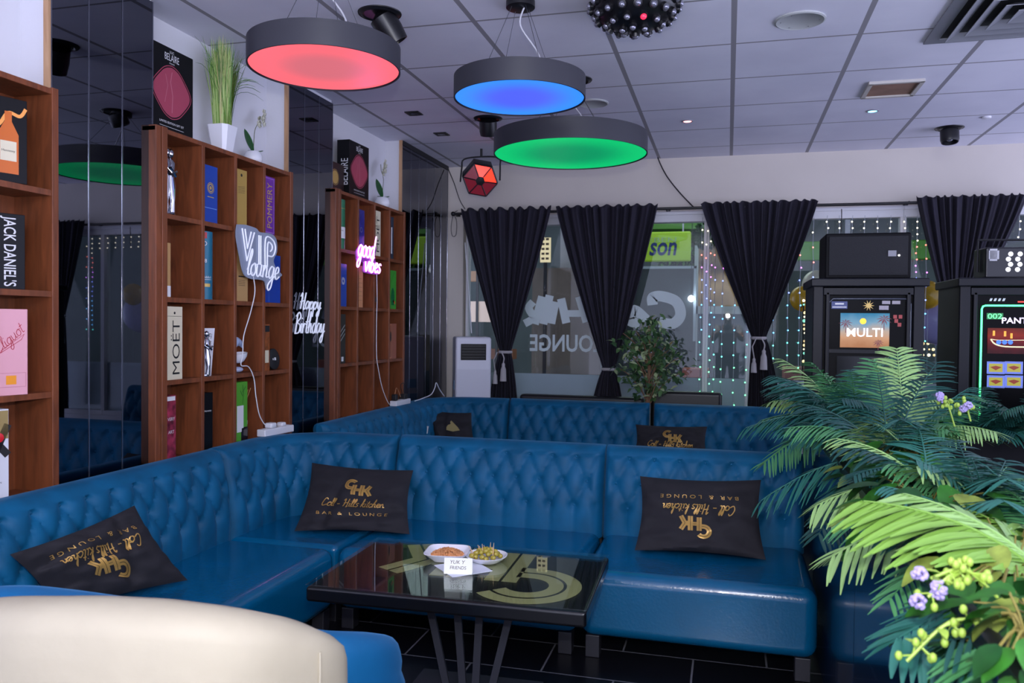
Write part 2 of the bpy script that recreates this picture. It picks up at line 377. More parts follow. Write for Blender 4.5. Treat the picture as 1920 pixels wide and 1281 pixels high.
# back wall: soffit, columns
SOFFIT = mat('cream_soffit_paint', 'c9c2ba', .8, var=.06, vscale=1.2)
FRAME = mat('white_window_frame', 'cfcfd4', .5)
ZH = H+.985             # top of window frames
def wy(px, z=0, Y=6.98): return at(px, 600, 'Y', Y).x
xcL = wy(866); xm1 = wy(1322); xm2 = wy(1404); xm3 = wy(1600); xm4 = wy(1800)
m = MB().box(-2.9, XR, YB, YB+.2, ZH, ZC).box(-2.9, xcL-.02, YB-.02, YB+.2, 0, ZH)
structure(m.build('wall_back', SOFFIT))
structure(MB().box(-2.9, XR, YB, YB+.16, 0, .42).build('baseboard_back', WHITE))
edges = [xcL, xm1, xm2, 1.35, 2.35, 3.4, XR]
FROST = mat('frosted_film', 'c6ccd8', .6)
for i in range(6):
    a, b = edges[i], edges[i+1]; r = empty('window_%d' % (i+1), ((a+b)/2, YB+.05, .42)); structure(r)
    hw = (b-a)/2; hz = ZH-.42
    m = MB().box(-hw, hw, -.05, .05, hz-.09, hz).box(-hw, hw, -.05, .05, 0, .05).box(-hw, -hw+.022, -.045, .045, 0, hz).box(hw-.022, hw, -.045, .045, 0, hz).box(-hw, hw, -.065, -.05, hz-.03, hz)
    structure(m.build('window_frame', FRAME, r, bevel=.004))
    structure(MB().box(-hw+.02, hw-.02, -.004, .004, .05, hz-.09).build('window_glass', PANE, r))
    structure(MB().box(-hw+.02, hw-.02, .008, .012, .05, H-.445-.42).build('frosted_film', FROST, r))
structure(MB().box(2.9, 4.0, YB-.02, YB+.1, .4, ZH).build('wall_back_panel', SOFFIT)) if False else None

# ---------------------------------------------------------------- shelving and its contents
XF = -2.468
ROW = [H+.870-.3813*k for k in range(7)]   # top surface lines: row k spans ROW[k+1]..ROW[k]
BAY = {1: (1.36, 2.525), 2: (3.065, 4.235), 3: (4.765, 5.94)}
LAST = []
def shelving(k, lab):
    y0, y1 = BAY[k]; r = empty('shelving_unit', ((XF+XW)/2, (y0+y1)/2, 0), lab, 'shelves'); hd = (XF-XW)/2; hw = (y1-y0)/2; top = ROW[0]
    MB().box(-hd+.002, hd-.004, -hw, hw, top-.022, top).build('top_board', WOOD, r, bevel=.002)
    MB().box(-hd+.002, -hd+.008, -hw+.01, hw-.01, 0, top-.02).build('back_panel', WOOD, r)
    tl = .072 if k > 1 else .03
    MB().box(-hd, hd, -hw, -hw+tl/2-.001, 0, top+.004).box(-hd, hd+.004, -hw+tl/2+.001, -hw+tl, 0, top+.004).build('side_panel', WOOD, r, bevel=.002)
    MB().box(-hd, hd, hw-.03, hw, 0, top+.004).build('side_panel', WOOD, r, bevel=.002)
    yy = [-hw+tl] + [-hw+tl+(2*hw-tl-.03)*i/4 for i in (1, 2, 3)] + [hw-.03]
    for y in yy[1:4]: MB().box(-hd+.006, hd-.002, y-.011, y+.011, 0, top-.02).build('divider', WOOD, r, bevel=.0015)
    for j in range(1, 7):
        z = ROW[j] if j < 6 else .02
        for i in range(4):
            MB().box(-hd+.006, hd-.006, yy[i]+(.011 if i else 0), yy[i+1]-(.011 if i < 3 else 0), z-.022, z).build('shelf', WOOD, r)
    return [((y0+y1)/2+a) for a in yy]
YY = {k: shelving(k, l) for k, l in ((1, 'red-brown open shelving at the left edge, holding bottle gift boxes'), (2, 'red-brown open shelving with four columns under the tall grass plant'), (3, 'red-brown open shelving farthest along the wall, under the pink neon lettering'))}
LAST = []
def cell(k, c, row, f=.3, d=.05):   # point on a shelf; f along the bay, d back from the front edge
    LAST[:] = [(k, c)]
    a, b = YY[k][c], YY[k][c+1]; return Vector((XF-d, a+(b-a)*f, ROW[row+1]))
def giftbox(name, loc, w, h, dpt, body, label, cat='gift box', rz=0, prints=(), group=None):
    """w along the shelf (local y), dpt along local x, front faces local +x"""
    if LAST:                             # boxes stand at the front left of their compartment
        k_, c_ = LAST.pop(); w *= 1.14 if w > .04 else 1
        loc = Vector((XF-.014-dpt/2, YY[k_][c_]+.014+w/2, loc[2])); rz = 0
    o = MB().box(-dpt/2, dpt/2, -w/2, w/2, 0, h).build(name, body, None, loc, rz, bevel=.0015); tag(o, label, cat, group)
    for pn, vf, mt, side, cy, cz in prints:
        mb = MB()
        if side == 'f': M = frame((dpt/2+.0003, cy, cz), (0, 1, 0), (0, 0, 1))   # x->+y seen from +x reads left to right
        else: M = frame((cy, -w/2-.0003, cz), (1, 0, 0), (0, 0, 1))
        put2d(mb, vf, M, .0008); mb.build(pn, mt, o)
    return o
def rect(w, h): return [(-w/2, -h/2), (w/2, -h/2), (w/2, h/2), (-w/2, h/2)], [[0, 1, 2, 3]]
def disc(r, n=24, ry=None): ry = ry or r; return [(r*cos(2*pi*i/n), ry*sin(2*pi*i/n)) for i in range(n)], [list(range(n))]
def ring(r, t, n=28): return ribbon2d([(r*cos(2*pi*i/n), r*sin(2*pi*i/n)) for i in range(n+1)], t)
def tx(s, w, h=None, rot=0, shear=0, bold=0): return xf2d(fit2d(text2d(s, 1, shear, bold), w, h), rot=rot)
GREYW = mat('pale_print', 'd8d8dc', .5); DKPRINT = mat('black_print', '1a1a1e', .5); GOLDP = mat('gold_print', 'c8a860', .4, .3)
pbox = mat('pink_card', 'dca0ac', .45); cream = mat('cream_card', 'd8cfb4', .45); blueb = mat('blue_card', '1b3f9c', .35); kraft = mat('kraft_card', 'b08a58', .6)
# For all shelf boxes the readable face looks towards the camera side (-y) or into the room (+x)
ND = 'f'
# leftmost shelving
LAST.clear()
b = giftbox('gift_box', (-2.56, 2.34, ROW[1]), .13, .30, .16, mat('black_card', '0a0a0d', .4, spec=.25), 'black gift box showing an amber bottle, top row of the leftmost shelving')
b.rotation_euler = (0, 0, -.30)
AMB = mat('amber_print', 'c8641e', .3); AMB2 = mat('bright_amber_print', 'f0a050', .3)
M = frame((.0803, -.0, 0), (0, 1, 0), (0, 0, 1))
mb = MB()
put2d(mb, ([(-.035, .03), (.035, .03), (.035, .17), (.012, .215), (.012, .25), (-.012, .25), (-.012, .215), (-.035, .17)], [[0, 1, 2, 3, 4, 5, 6, 7]]), M, .0010)
mb.build('bottle_picture', AMB, b)
mb = MB(); put2d(mb, xf2d(rect(.055, .07), dy=.11), M, .0016); mb.build('label_picture', cream, b)
mb = MB(); put2d(mb, xf2d(tx('Hennessy', .045), dy=.11), M, .002); mb.build('lettering', DKPRINT, b)
mb = MB(); put2d(mb, ribbon2d([tuple(v)[:2] for v in smooth([(-.062, .19, 0), (-.03, .2, 0), (.0, .245, 0), (.04, .24, 0), (.06, .27, 0)])], .012), M, .0007)
put2d(mb, ribbon2d([tuple(v)[:2] for v in smooth([(-.06, .02, 0), (-.05, .09, 0), (-.04, .14, 0), (-.062, .15, 0)])], .01), M, .0007); mb.build('swirl_picture', AMB2, b)
M2 = frame((0, -.0653, .15), (1, 0, 0), (0, 0, 1)); mb = MB()
put2d(mb, ribbon2d([tuple(v)[:2] for v in smooth([(-.07, -.1, 0), (.0, -.06, 0), (.05, .03, 0), (.07, .0, 0)])], .014), M2, .0007)
put2d(mb, ribbon2d([tuple(v)[:2] for v in smooth([(-.07, .03, 0), (.0, .05, 0), (.07, .1, 0)])], .014), M2, .0007); mb.build('swirl_picture', AMB2, b)
b = giftbox('gift_box', (-2.55, 2.34, ROW[2]), .115, .27, .13, MATS['black_card'], 'black gift box with white vertical lettering, second row of the leftmost shelving', rz=-.32,
    prints=[('lettering', tx("JACK DANIEL'S", .25, .055, -pi/2, bold=.01), GREYW, 'f', 0, .135)])
b = giftbox('gift_box', (-2.55, 2.34, ROW[3]), .125, .31, .14, pbox, 'pink gift box with red handwriting and an orange label', rz=-.3, prints=[
    ('signature', xf2d(script2d('v Chguol' if False else 'Clicuo' if False else 'Cliguot', .12, .0022), rot=.75), mat('red_ink', 'b02038', .5), 'f', .0, .2),
    ('signature', ribbon2d([(-.05, .13-.17), (.04, .19-.17), (.05, .21-.17), (-.03, .15-.17)], .0018), MATS['red_ink'], 'f', 0, .18),
    ('label_frame', xf2d(ring(.0, .1), 1) if False else merge2d([ribbon2d([(-.045, .03), (.055, .03), (.055, .08), (-.045, .08), (-.045, .03)], .0012)]), mat('rose_print', 'b87080', .5), 'f', 0, 0),
    ('orange_label', rect(.035, .032), mat('orange_print', 'e8941c', .45), 'f', .005, .055)])
b = giftbox('gift_box', (-2.545, 2.26, ROW[4]), .13, .335, .11, mat('white_card', 'cfd0da', .45), 'white and gold gift box with crossed black ribbon and red seal', rz=-.3, prints=[
    ('gold_band', rect(.126, .1), mat('antique_gold_print', 'a08a58', .4, .3), 'f', 0, .28),
    ('ribbon', merge2d([ribbon2d([(-.06, .32), (.062, .17)], .026), ribbon2d([(.062, .28), (.0, .14)], .026)]), DKPRINT, 'f', 0, 0),
    ('lettering', tx('MOET & CHANDON', .08), DKPRINT, 'f', 0, .075)])
o2 = MB().lathe([(.017, 0), (.017, .004), (.008, .006)], 20, frame((.056, .03, .235), (0, 1, 0), (1, 0, 0))).build('wax_seal', mat('red_seal', 'c81c28', .35), b)
# middle shelving, top row
def figurine(loc, h, label, rz=0):
    r = empty('figurine', loc, label, 'figurine', rz=rz); k = h/.30
    m = MB()
    def fig(dx, dy, lean):
        m.tube([(dx, dy, .01*k), (dx+.004, dy, .06*k), (dx+lean*.3, dy, .12*k), (dx+lean*.6, dy, .17*k), (dx+lean, dy, .225*k), (dx+lean, dy, .245*k)], [.016*k, .012*k, .02*k, .014*k, .022*k, .008*k], 12)
        m.sphere((dx+lean*1.1, dy, .268*k), .017*k, sc=(1, .9, 1.25))
    fig(0, -.012, .006); fig(.012, .02, -.008)
    m.tube([(.01, -.03, .215*k), (.035, -.01, .18*k), (.03, .03, .19*k)], .007*k, 8); m.tube([(.0, .035, .215*k), (.032, .02, .17*k), (.035, -.02, .2*k)], .007*k, 8)
    m.build('body', CHROME, r)
    MB().lathe([(.035*k, 0), (.037*k, .004), (.034*k, .012)], 24).build('base', CHROME, r)
    return r
figurine(cell(2, 0, 0, .2, .045), .32, 'polished silver figurine of an embracing couple, top left cell of the middle shelving')
p = cell(2, 1, 0, .2, .07)
giftbox('gift_box', p, .1, .28, .1, blueb, 'blue gift box with gold round crest, top row of the middle shelving', rz=-.28, prints=[('crest', merge2d([ring(.026, .003), ring(.018, .006), disc(.009)]), GOLDP, 'f', .0, .17), ('stripe', rect(.098, .003), mat('pale_blue_print', '6a90d8', .4), 'f', 0, .07), ('lettering', rect(.05, .004), GOLDP, 'f', 0, .125)])
p = cell(2, 2, 0, .16, .07)
giftbox('gift_box', p, .09, .31, .09, mat('pale_gold_card', 'b8964e', .4, .2), 'pale gold gift box, top row of the middle shelving', rz=-.3, prints=[('fine_lettering', merge2d([xf2d(rect(.06, .0015), dy=.0-.008*i, rot=.1) for i in range(5)]), DKPRINT, 'f', 0, .22), ('crest', disc(.008), DKPRINT, 'f', 0, .28)])
p = cell(2, 3, 0, .2, .07)
giftbox('gift_box', p, .095, .32, .09, mat('purple_card', '6a2a96', .35, var=.2, vscale=60), 'purple gift box with gold vertical lettering, top right cell of the middle shelving', rz=-.3, prints=[('lettering', tx('POMMERY', .25, .05, pi/2), GOLDP, 'f', 0, .16), ('border', ribbon2d([(-.042, .01), (.042, .01), (.042, .31), (-.042, .31), (-.042, .01)], .003), mat('lilac_print', 'b080c8', .4), 'f', 0, 0)])
# row 2
giftbox('gift_box', cell(2, 0, 1, .02, .08)+Vector((0, .012, 0)), .03, .25, .06, kraft, 'narrow gold and white box at the left of the second row, middle shelving', prints=[('white_band', rect(.028, .05), GREYW, 'f', 0, .028)])
def tubebox(loc, r, h, body, label, rz=0, parts=()):
    k_, c_ = LAST.pop(); r *= 1.15; loc = Vector((XF-.012-r, YY[k_][c_]+.014+r, loc[2]))
    o = MB().lathe([(r, 0), (r, h*.93), (r*1.0, h*.93), (r, h), (r-.004, h+.001)], 32).build('gift_tube', body, None, loc, rz); tag(o, label, 'gift tube')
    for pn, vf, mt, z in parts:
        vs = [(cos(x/r)*(r+.0012), sin(x/r)*(r+.0012), y+z) for x, y in subdiv2d(vf, 3)[0]]; fs = subdiv2d(vf, 3)[1]
        MB().add(vs, fs).build(pn, mt, o)
    return o
tubebox(cell(2, 1, 1, .22, .075), .048, .335, mat('teal_tube', '176886', .35), 'teal cylindrical bottle tube with white lettering, middle shelving', -.6, [
    ('lettering', tx('Glenfiddich', .075), GREYW, .11), ('number', tx('18', .02), GREYW, .19), ('gold_label', rect(.06, .016), GOLDP, .07), ('underline', rect(.08, .002), GREYW, .098), ('red_corner', xf2d(rect(.02, .03), dx=.0, dy=0), mat('red_print', 'b03038', .4), .315), ('emblem', merge2d([ring(.009, .003)]), GREYW, .275)])
giftbox('gift_box', cell(2, 2, 1, .2, .08), .1, .27, .08, kraft, 'brown kraft box behind the white VIP sign', rz=-.3, prints=[('fine_lettering', merge2d([xf2d(rect(.06, .0018), dy=-.009*i) for i in range(4)]+[xf2d(rect(.06, .006), dy=.02)]), DKPRINT, 'f', 0, .11)])
giftbox('gift_box', cell(2, 3, 1, .4, .09), .15, .27, .07, mat('royal_blue_card', '123a9a', .3), 'blue box with gold crest behind the tail of the VIP sign', rz=-.25, prints=[('crest', merge2d([ring(.022, .003), ring(.014, .004)]), GOLDP, 'f', .0, .16), ('stripe', rect(.002, .26), MATS['pale_blue_print'], 'f', -.035, .135)])
# row 3
giftbox('gift_box', cell(2, 0, 2, .2, .055), .1, .34, .09, cream, 'cream box with large black vertical lettering, third row of the middle shelving', rz=-.12, prints=[('lettering', tx('MOËT', .25, .062, pi/2, bold=-.005), DKPRINT, 'f', .005, .15), ('rule', rect(.098, .0014), DKPRINT, 'f', 0, .295), ('crest', disc(.006), DKPRINT, 'f', 0, .31)])
p = cell(2, 1, 2, .3, .06)
card = MB().box(-.0015, .0015, -.05, .05, 0, .24, TR(ry=.1)).build('wifi_card', mat('white_paper', 'dcdce4', .6), None, p+Vector((.0, .0, 0)), -.2); tag(card, 'white handwritten wifi card leaning behind a small silver figurine', 'card')
mb = MB(); Mx = TR(ry=.1) @ frame((.0022, 0, .2), (0, 1, 0), (0, 0, 1)); put2d(mb, tx('WiFi', .07, shear=.2), Mx, .0005); Mx = TR(ry=.1) @ frame((.0022, 0, .165), (0, 1, 0), (0, 0, 1)); put2d(mb, tx('CODE', .07, shear=.1), Mx, .0005); mb.build('lettering', DKPRINT, card)
figurine(cell(2, 1, 2, .17, .035), .235, 'small silver figurine in front of the wifi card')
def dolphin(loc, label, rz=0):
    r = empty('dolphin_ornament', loc, label, 'ornament', rz=rz)
    m = MB().tube(smooth([(0, -.06, .05, ), (0, -.05, .12), (0, -.015, .165), (0, .03, .16), (0, .065, .135)], 5), [.006, .010, .014, .019, .023, .025, .027, .028, .029, .029, .029, .028, .026, .024, .022, .02, .016, .011, .008, .006, .004], 12)
    m.add([(0, -.02, .19), (0, -.035, .215), (0, .0, .185), (.006, -.015, .185), (-.006, -.015, .185)], [(3, 1, 0), (4, 0, 1), (3, 2, 1), (4, 1, 2)])
    m.build('body', mat('pale_blue_glaze', 'a8bce0', .25), r)
    MB().lathe([(.02, .0), (.032, .01), (.045, .03), (.05, .05), (.047, .05), (.03, .02)], 24, TR(0, .03, .055, rx=.15)).build('shell_dish', CERAMIC, r)
    m = MB().tube(smooth([(0, -.05, .0), (.01, -.045, .03), (0, -.06, .06)], 4), .02, 10).sphere((.0, .02, .018), .025, sc=(1, 1.6, .6)).build('coral_base', mat('blue_white_glaze', 'b4c0e0', .3), r)
    return r
dolphin(cell(2, 2, 2, .26, .05), 'pale blue leaping dolphin ornament over a white shell dish')
p = cell(2, 3, 2, .1, .06)
b = giftbox('bottle_box', p, .055, .26, .05, mat('amber_card', '8a4a22', .35, var=.5, vscale=35), 'slim amber and black box beside the round black disc', 'gift box', -.2, prints=[('label', rect(.04, .07), cream, 'f', 0, .08), ('black_top', rect(.053, .035), DKPRINT, 'f', 0, .235)])
o = MB().lathe([(.058, 0), (.06, .004), (.06, .018), (.054, .022), (.01, .022)], 36, frame((0, 0, .06), (0, 1, 0), (1, -.25, .12))).build('round_clock', BLACKMATT, None, cell(2, 3, 2, .56, .05)); tag(o, 'round black disc with small white label, right column of the middle shelving', 'clock')
mb = MB(); Mx = frame((0, 0, .06), (0, 1, 0), (1, -.25, .12)); mb.box(-.004, .014, -.008, .008, .0225, .0232, Mx); mb.box(-.02, -.012, -.006, .004, .0225, .0232, Mx); mb.build('label', GREYW, o)
# row 4
b = giftbox('gift_box', cell(2, 0, 3, .1, .045), .06, .31, .07, mat('red_violet_card', '8a2a40', .35, var=.8, vscale=25), 'red and violet gift box, lowest visible left cell of the middle shelving', rz=-.1, prints=[('lettering', merge2d([xf2d(tx('VERY', .05), dy=.03), xf2d(tx('ART', .04), dy=-.03)]), GREYW, 'f', 0, .17), ('white_top', rect(.055, .02), GREYW, 'f', 0, .295)])
b = giftbox('gift_box', cell(2, 1, 3, .14, .05), .07, .30, .07, MATS['black_card'], 'black gift box in the second column of the lowest visible row', rz=-.15, prints=[('lettering', tx('Hennessy', .055), GREYW, 'f', 0, .21)])
b = giftbox('gift_box', cell(2, 2, 3, .12, .11), .1, .335, .05, mat('green_card', '4f9a2a', .4), 'green and white gift box behind the reed diffuser', rz=-.15, prints=[('white_panel', rect(.06, .14), GREYW, 'f', -.01, .14), ('sprig', merge2d([ribbon2d([(0, 0), (.01, .05), (.0, .1)], .003), ribbon2d([(0, .04), (-.02, .07)], .004), ribbon2d([(0, .06), (.03, .09)], .004)]), mat('dark_green_print', '1c5a1c', .5), 'f', .01, .22)])
r = empty('reed_diffuser', cell(2, 2, 3, .38, .05), 'glass reed diffuser with white square cap and tan reeds', 'diffuser')
MB().rbox(-.038, .038, -.038, .038, 0, .10, .014).build('bottle', mat('dark_glass', '1e1214', .08, spec=.7), r)
MB().rbox(-.034, .034, -.034, .034, .10, .128, .005).build('cap', WHITEPLASTIC, r)
REED = mat('tan_reed', 'a87a48', .7)
for i in range(8):
    a = -.55+.16*i+random.uniform(-.05, .05); MB().tube([(0, 0, .12), (random.uniform(-.02, .03), sin(a)*.2, .12+cos(a)*.19)], .0022, 6).build('reed', REED, r)

# things on top of the shelving
TOPZ = ROW[0]+.004
def belaire(loc, rz, label):
    o = MB().box(-.05, .05, -.155, .155, 0, .40).build('gift_box', MATS['black_card'], None, loc, rz, bevel=.002); tag(o, label, 'gift box')
    M = frame((.0503, 0, .2), (0, 1, 0), (0, 0, 1))
    def shield(k):
        pts = []
        for i in range(48):
            a = 2*pi*i/48; rx = .125*(1-.10*abs(sin(2*a))**1.5+.04*cos(4*a)); rz_ = .115*(1-.06*abs(sin(2*a))); pts.append((rx*cos(a)*k, rz_*sin(a)*k-.005))
        return pts
    mb = MB(); put2d(mb, ribbon2d(shield(1.07)+shield(1.07)[:1], .004), M, .0006); put2d(mb, (shield(1), [list(range(48))]), M, .0006); mb.build('rose_shield', mat('rose_foil', 'b04a60', .35, .2), o)
    mb = MB(); put2d(mb, ribbon2d([(0, -.1), (.005, -.02), (-.01, .04), (.0, .09)], .004), M, .0012); put2d(mb, ribbon2d([(-.05, -.06), (-.03, .02), (-.045, .07)], .0025), M, .0012); mb.build('crease_print', mat('pale_rose_print', 'c87888', .4), o)
    mb = MB(); put2d(mb, xf2d(tx('BELAIRE', .1, .032), dy=.155), M, .0007); put2d(mb, xf2d(tx('FRANCE', .035), dy=.128), M, .0007); put2d(mb, xf2d(tx('LUC', .03), dy=.18), M, .0007); put2d(mb, xf2d(tx('LIMITED EDITION GIFT SET', .17), dy=-.15), M, .0007); put2d(mb, xf2d(rect(.17, .0015), dy=-.17), M, .0007); mb.build('lettering', GREYW, o)
    M = frame((0, -.1553, .2), (1, 0, 0), (0, 0, 1)); mb = MB(); put2d(mb, xf2d(tx('BELAIRE', .19, .055, pi/2), dy=-.03, dx=.01), M, .0007); put2d(mb, xf2d(tx('LUC', .05, .012, pi/2), dx=-.028, dy=-.02), M, .0007); mb.build('lettering', GREYW, o)
    return o
belaire((-2.585, 3.255, TOPZ), .0, 'black presentation box with a rose shield, beside the grass plant on the middle shelving')
belaire((-2.56, 5.20, TOPZ), -.02, 'black presentation box with vertical spine lettering, on top of the farthest shelving').scale = (.95, .95, .95)
LAST.clear()
o = giftbox('gift_box', (-2.57, 4.93, TOPZ), .30, .2, .06, mat('brown_card', '2c1a1a', .4), 'low dark brown box with a round gold emblem, on top of the farthest shelving', rz=0, prints=[('emblem', merge2d([disc(.045), ring(.052, .003)]), GOLDP, 'f', .02, .1), ('lettering', xf2d(rect(.012, .07)), GOLDP, 'f', -.12, .11)])
o.location = (-2.585, 4.90, TOPZ)
# tall grass in white square pot
r = empty('grass_plant', (-2.545, 3.66, TOPZ), 'tall artificial grass in a tapered white square pot on the middle shelving', 'plant')
def sqpot(parent, w0, w1, h, name='pot'):
    m = MB(); vs = []; 
    for z, wd in ((0, w0), (h, w1), (h, w1-.008), (h-.012, w1-.012)):
        for k in range(16):
            a = 2*pi*k/16+pi/16; c, s_ = cos(a), sin(a); q = (abs(c)**8+abs(s_)**8)**(1/8); vs.append((c/q*wd/2, s_/q*wd/2, z))
    fs = [tuple(reversed(range(16)))]
    for L in range(3):
        for k in range(16): j = (k+1) % 16; fs.append((L*16+k, L*16+j, L*16+16+j, L*16+16+k))
    fs.append(tuple(range(48, 64))); m.add(vs, fs, None, 0, False); return m.build(name, CERAMIC, parent)
sqpot(r, .085, .125, .135)
def blade(m, p, a, L, lean, w, droop=0., mi=0, n=7):
    d = Vector((cos(a), sin(a), 0)); s_ = Vector((-sin(a), cos(a), 0)); vs = []; fs = []
    for k in range(n+1):
        t = k/n; q = Vector(p)+d*(lean*t**1.6*L)+Vector((0, 0, L*(t-droop*t**3))); wd = w*(1-t)**.6*(.5+.5*min(1, t*6))+.0004
        vs += [q+s_*wd/2, q-s_*wd/2]
    for k in range(n): fs.append((2*k, 2*k+1, 2*k+3, 2*k+2))
    vs = [Vector((max(v.x, -.07), v.y, min(v.z, .56))) for v in vs]; m.add(vs, fs, None, mi, True)
GRASS = [mat('grass_green', '6f9a3c', .55), mat('grass_pale', 'a8bf70', .55), mat('grass_dark', '3c6828', .6), mat('grass_straw', 'b8b478', .6)]
m = MB()
for i in range(850):
    a = random.choice((-1, 1))*pi/2+random.uniform(-.9, .9); rr = .045*sqrt(random.random()); q_ = random.uniform(0, 6.3); blade(m, (rr*cos(q_), rr*sin(q_), .12), a if cos(a) > -.3 else pi-a, random.uniform(.30, .46), random.uniform(.0, .30), random.uniform(.003, .006), random.uniform(0, .03), random.choice((0, 0, 1, 1, 2, 3)))
o = m.build('grass_blades', GRASS, r, kind='stuff')
m = MB()
for i in range(26):
    a = random.uniform(-pi/2-.9, pi/2+.9); d = Vector((cos(a)*.25, sin(a), 0)); L = random.uniform(.42, .56); k = random.uniform(.4, .9); d.x = abs(d.x)
    m.tube([Vector((0, 0, .13))+d*(k*t**1.8*L)+Vector((0, 0, L*(t-.55*k*t**3))) for t in [j/8 for j in range(9)]], [.0012]*8+[.0004], 4, mi=random.choice((0, 2)))
m.build('stray_stems', GRASS, r, kind='stuff')
# orchids
def orchid(loc, label, rz=0, group=None, tilt=.07, leaf=True):
    r = empty('orchid', loc, label, 'plant', group, rz)
    MB().lathe([(.02, 0), (.04, .008), (.05, .03), (.05, .05), (.04, .072), (.036, .075), (.034, .068)], 28).build('pot', CERAMIC, r)
    lf = mat('orchid_leaf', '1f5a26', .35)
    for a, L, up in ((-1.9, .13, .9), (1.3, .08, .25), (2.4, .06, .3)):
        def fn(u, v, a=a, L=L, up=up):
            w_ = .05*sin(pi*min(1, v*.97+.03))**.7*(u-.5); d = Vector((cos(a), sin(a), 0)); s_ = Vector((-sin(a), cos(a), 0))
            return Vector((0, 0, .07))+d*(v*L*(1-up*.6))+s_*w_+Vector((0, 0, up*L*v+.3*abs(u-.5)**2*.05))
        MB().grid(fn, 6, 10).build('leaf', lf, r, solid=.002)
    pts = smooth([(0, 0, .07), (0, .005, .14), (.0, .015, .2), (0, tilt*.7, .25), (0, tilt, .29)], 5)
    MB().tube(pts, .002, 6).build('stem', mat('orchid_stem', '6a6e50', .6), r)
    pet = mat('orchid_petal', 'c9c8b4', .6)
    for i in range(9):
        c = Vector((random.uniform(-.015, .02), tilt*.62+i*.0075+random.uniform(-.01, .01), .232+i*.010+random.uniform(-.008, .008)))
        mm = MB()
        for k in range(5):
            a = 2*pi*k/5+random.random(); d = Vector((.35, cos(a), sin(a))).normalized(); s_ = d.cross(Vector((1, 0, 0))).normalized()
            mm.add([c, c+d*.014+s_*.009, c+d*.024, c+d*.014-s_*.009], [(0, 1, 2, 3)], None, 0, True)
        mm.build('blossom', pet, r, solid=.001)
    return r
orchid((-2.575, 3.99, TOPZ), 'white artificial orchid in a round white pot at the right of the grass plant')
orchid((-2.57, 5.72, TOPZ), 'white artificial orchid on the farthest shelving beside the presentation box', tilt=-.03).scale = (1.15,)*3
# farthest shelving contents
tubebox(cell(3, 0, 0, .22, .06), .05, .33, mat('green_tube', '1f6a48', .35), 'green bottle tube with a white band, top left cell of the farthest shelving', -.6, [('white_band', rect(.15, .075), GREYW, .11), ('lettering', xf2d(tx('Glenlivet', .05), dy=.01), DKPRINT, .115), ('lid_line', rect(.15, .002), GOLDP, .27)])
giftbox('gift_box', cell(3, 1, 0, .18, .08), .09, .30, .07, mat('indigo_card', '2a2a80', .3, var=.4, vscale=30), 'indigo patterned gift box, top row of the farthest shelving', prints=[('crest', ring(.016, .004), mat('silver_print', 'a8a8c0', .3, .5), 'f', 0, .16)])
giftbox('gift_box', cell(3, 2, 0, .2, .06), .095, .33, .09, cream, 'cream champagne box with vertical black lettering, top row of the farthest shelving', rz=-.1, prints=[('lettering', tx('MOËT', .26, .058, pi/2), DKPRINT, 'f', 0, .16)])
giftbox('gift_box', cell(3, 3, 0, .16, .08), .07, .32, .07, mat('slate_card', '2a3444', .4), 'slate grey gift box with pale lettering, top right cell of the farthest shelving', prints=[('lettering', rect(.02, .2), GREYW, 'f', 0, .14)])
giftbox('gift_box', cell(3, 0, 1, .2, .06), .09, .285, .08, blueb, 'blue gift box with pale round crest, second row of the farthest shelving', prints=[('crest', merge2d([ring(.022, .003), ring(.014, .004)]), GREYW, 'f', 0, .17)])
giftbox('gift_box', cell(3, 1, 1, .12, .06), .075, .29, .07, mat('salmon_card', 'c88a60', .5), 'salmon coloured wooden box below the pink neon lettering', prints=[('fine_lettering', merge2d([xf2d(rect(.05, .0015), dy=-.03*i) for i in range(6)]), DKPRINT, 'f', 0, .2)])
giftbox('gift_box', cell(3, 3, 1, .25, .07), .12, .295, .08, mat('bright_green_card', '3a9a30', .35), 'bright green gift box with bottle and flower picture', rz=-.1, prints=[('bottle_picture', ([(-.025, 0), (.025, 0), (.035, .06), (.025, .11), (.01, .13), (-.01, .13), (-.025, .11), (-.035, .06)], [list(range(8))]), mat('dark_glass_green', '1a6a3a', .2), 'f', 0, .03), ('flower_picture', xf2d(merge2d([disc(.012), xf2d(disc(.01), dx=-.02, dy=.01)]), dx=.035), mat('orange_flower', 'd07030', .5), 'f', 0, .05), ('sprig', merge2d([ribbon2d([(-.03, 0), (.0, .05), (.03, .08)], .003)]), MATS['dark_green_print'], 'f', 0, .2)])
# iron-shaped silver ornament
r = empty('silver_ornament', cell(3, 2, 1, .1, .05), 'pointed silver ornament with a dark handle in the third column of the farthest shelving', 'ornament')
MB().grid(lambda u, v: Vector((.01*sin(pi*u), -.02+.06*(1-v)*u, .02+.16*v*(1-.3*u))), 6, 8).build('plate', STEEL, r, solid=.004); MB().tube(smooth([(.02, .0, .03), (.03, .03, .06), (.02, .02, .09)], 4), .009, 8).build('handle', BLACKMATT, r); MB().lathe([(.025, 0), (.025, .012)], 20).build('foot', STEEL, r)
giftbox('gift_box', cell(3, 0, 2, .16, .06), .08, .33, .07, mat('olive_black_card', '2a2822', .45), 'dark olive gift box with slanted white stripes, third row of the farthest shelving', prints=[('stripes', merge2d([ribbon2d([(-.03, .15+i*.03), (.035, .2+i*.03)], .008) for i in range(3)]), mat('grey_print', '8a8a88', .5), 'f', 0, 0), ('white_label', rect(.03, .03), GREYW, 'f', 0, .03)])
giftbox('photo_card', cell(3, 1, 2, .06, .06), .02, .27, .06, MATS['white_card'], 'thin pale card standing on edge in the third row of the farthest shelving', 'card')
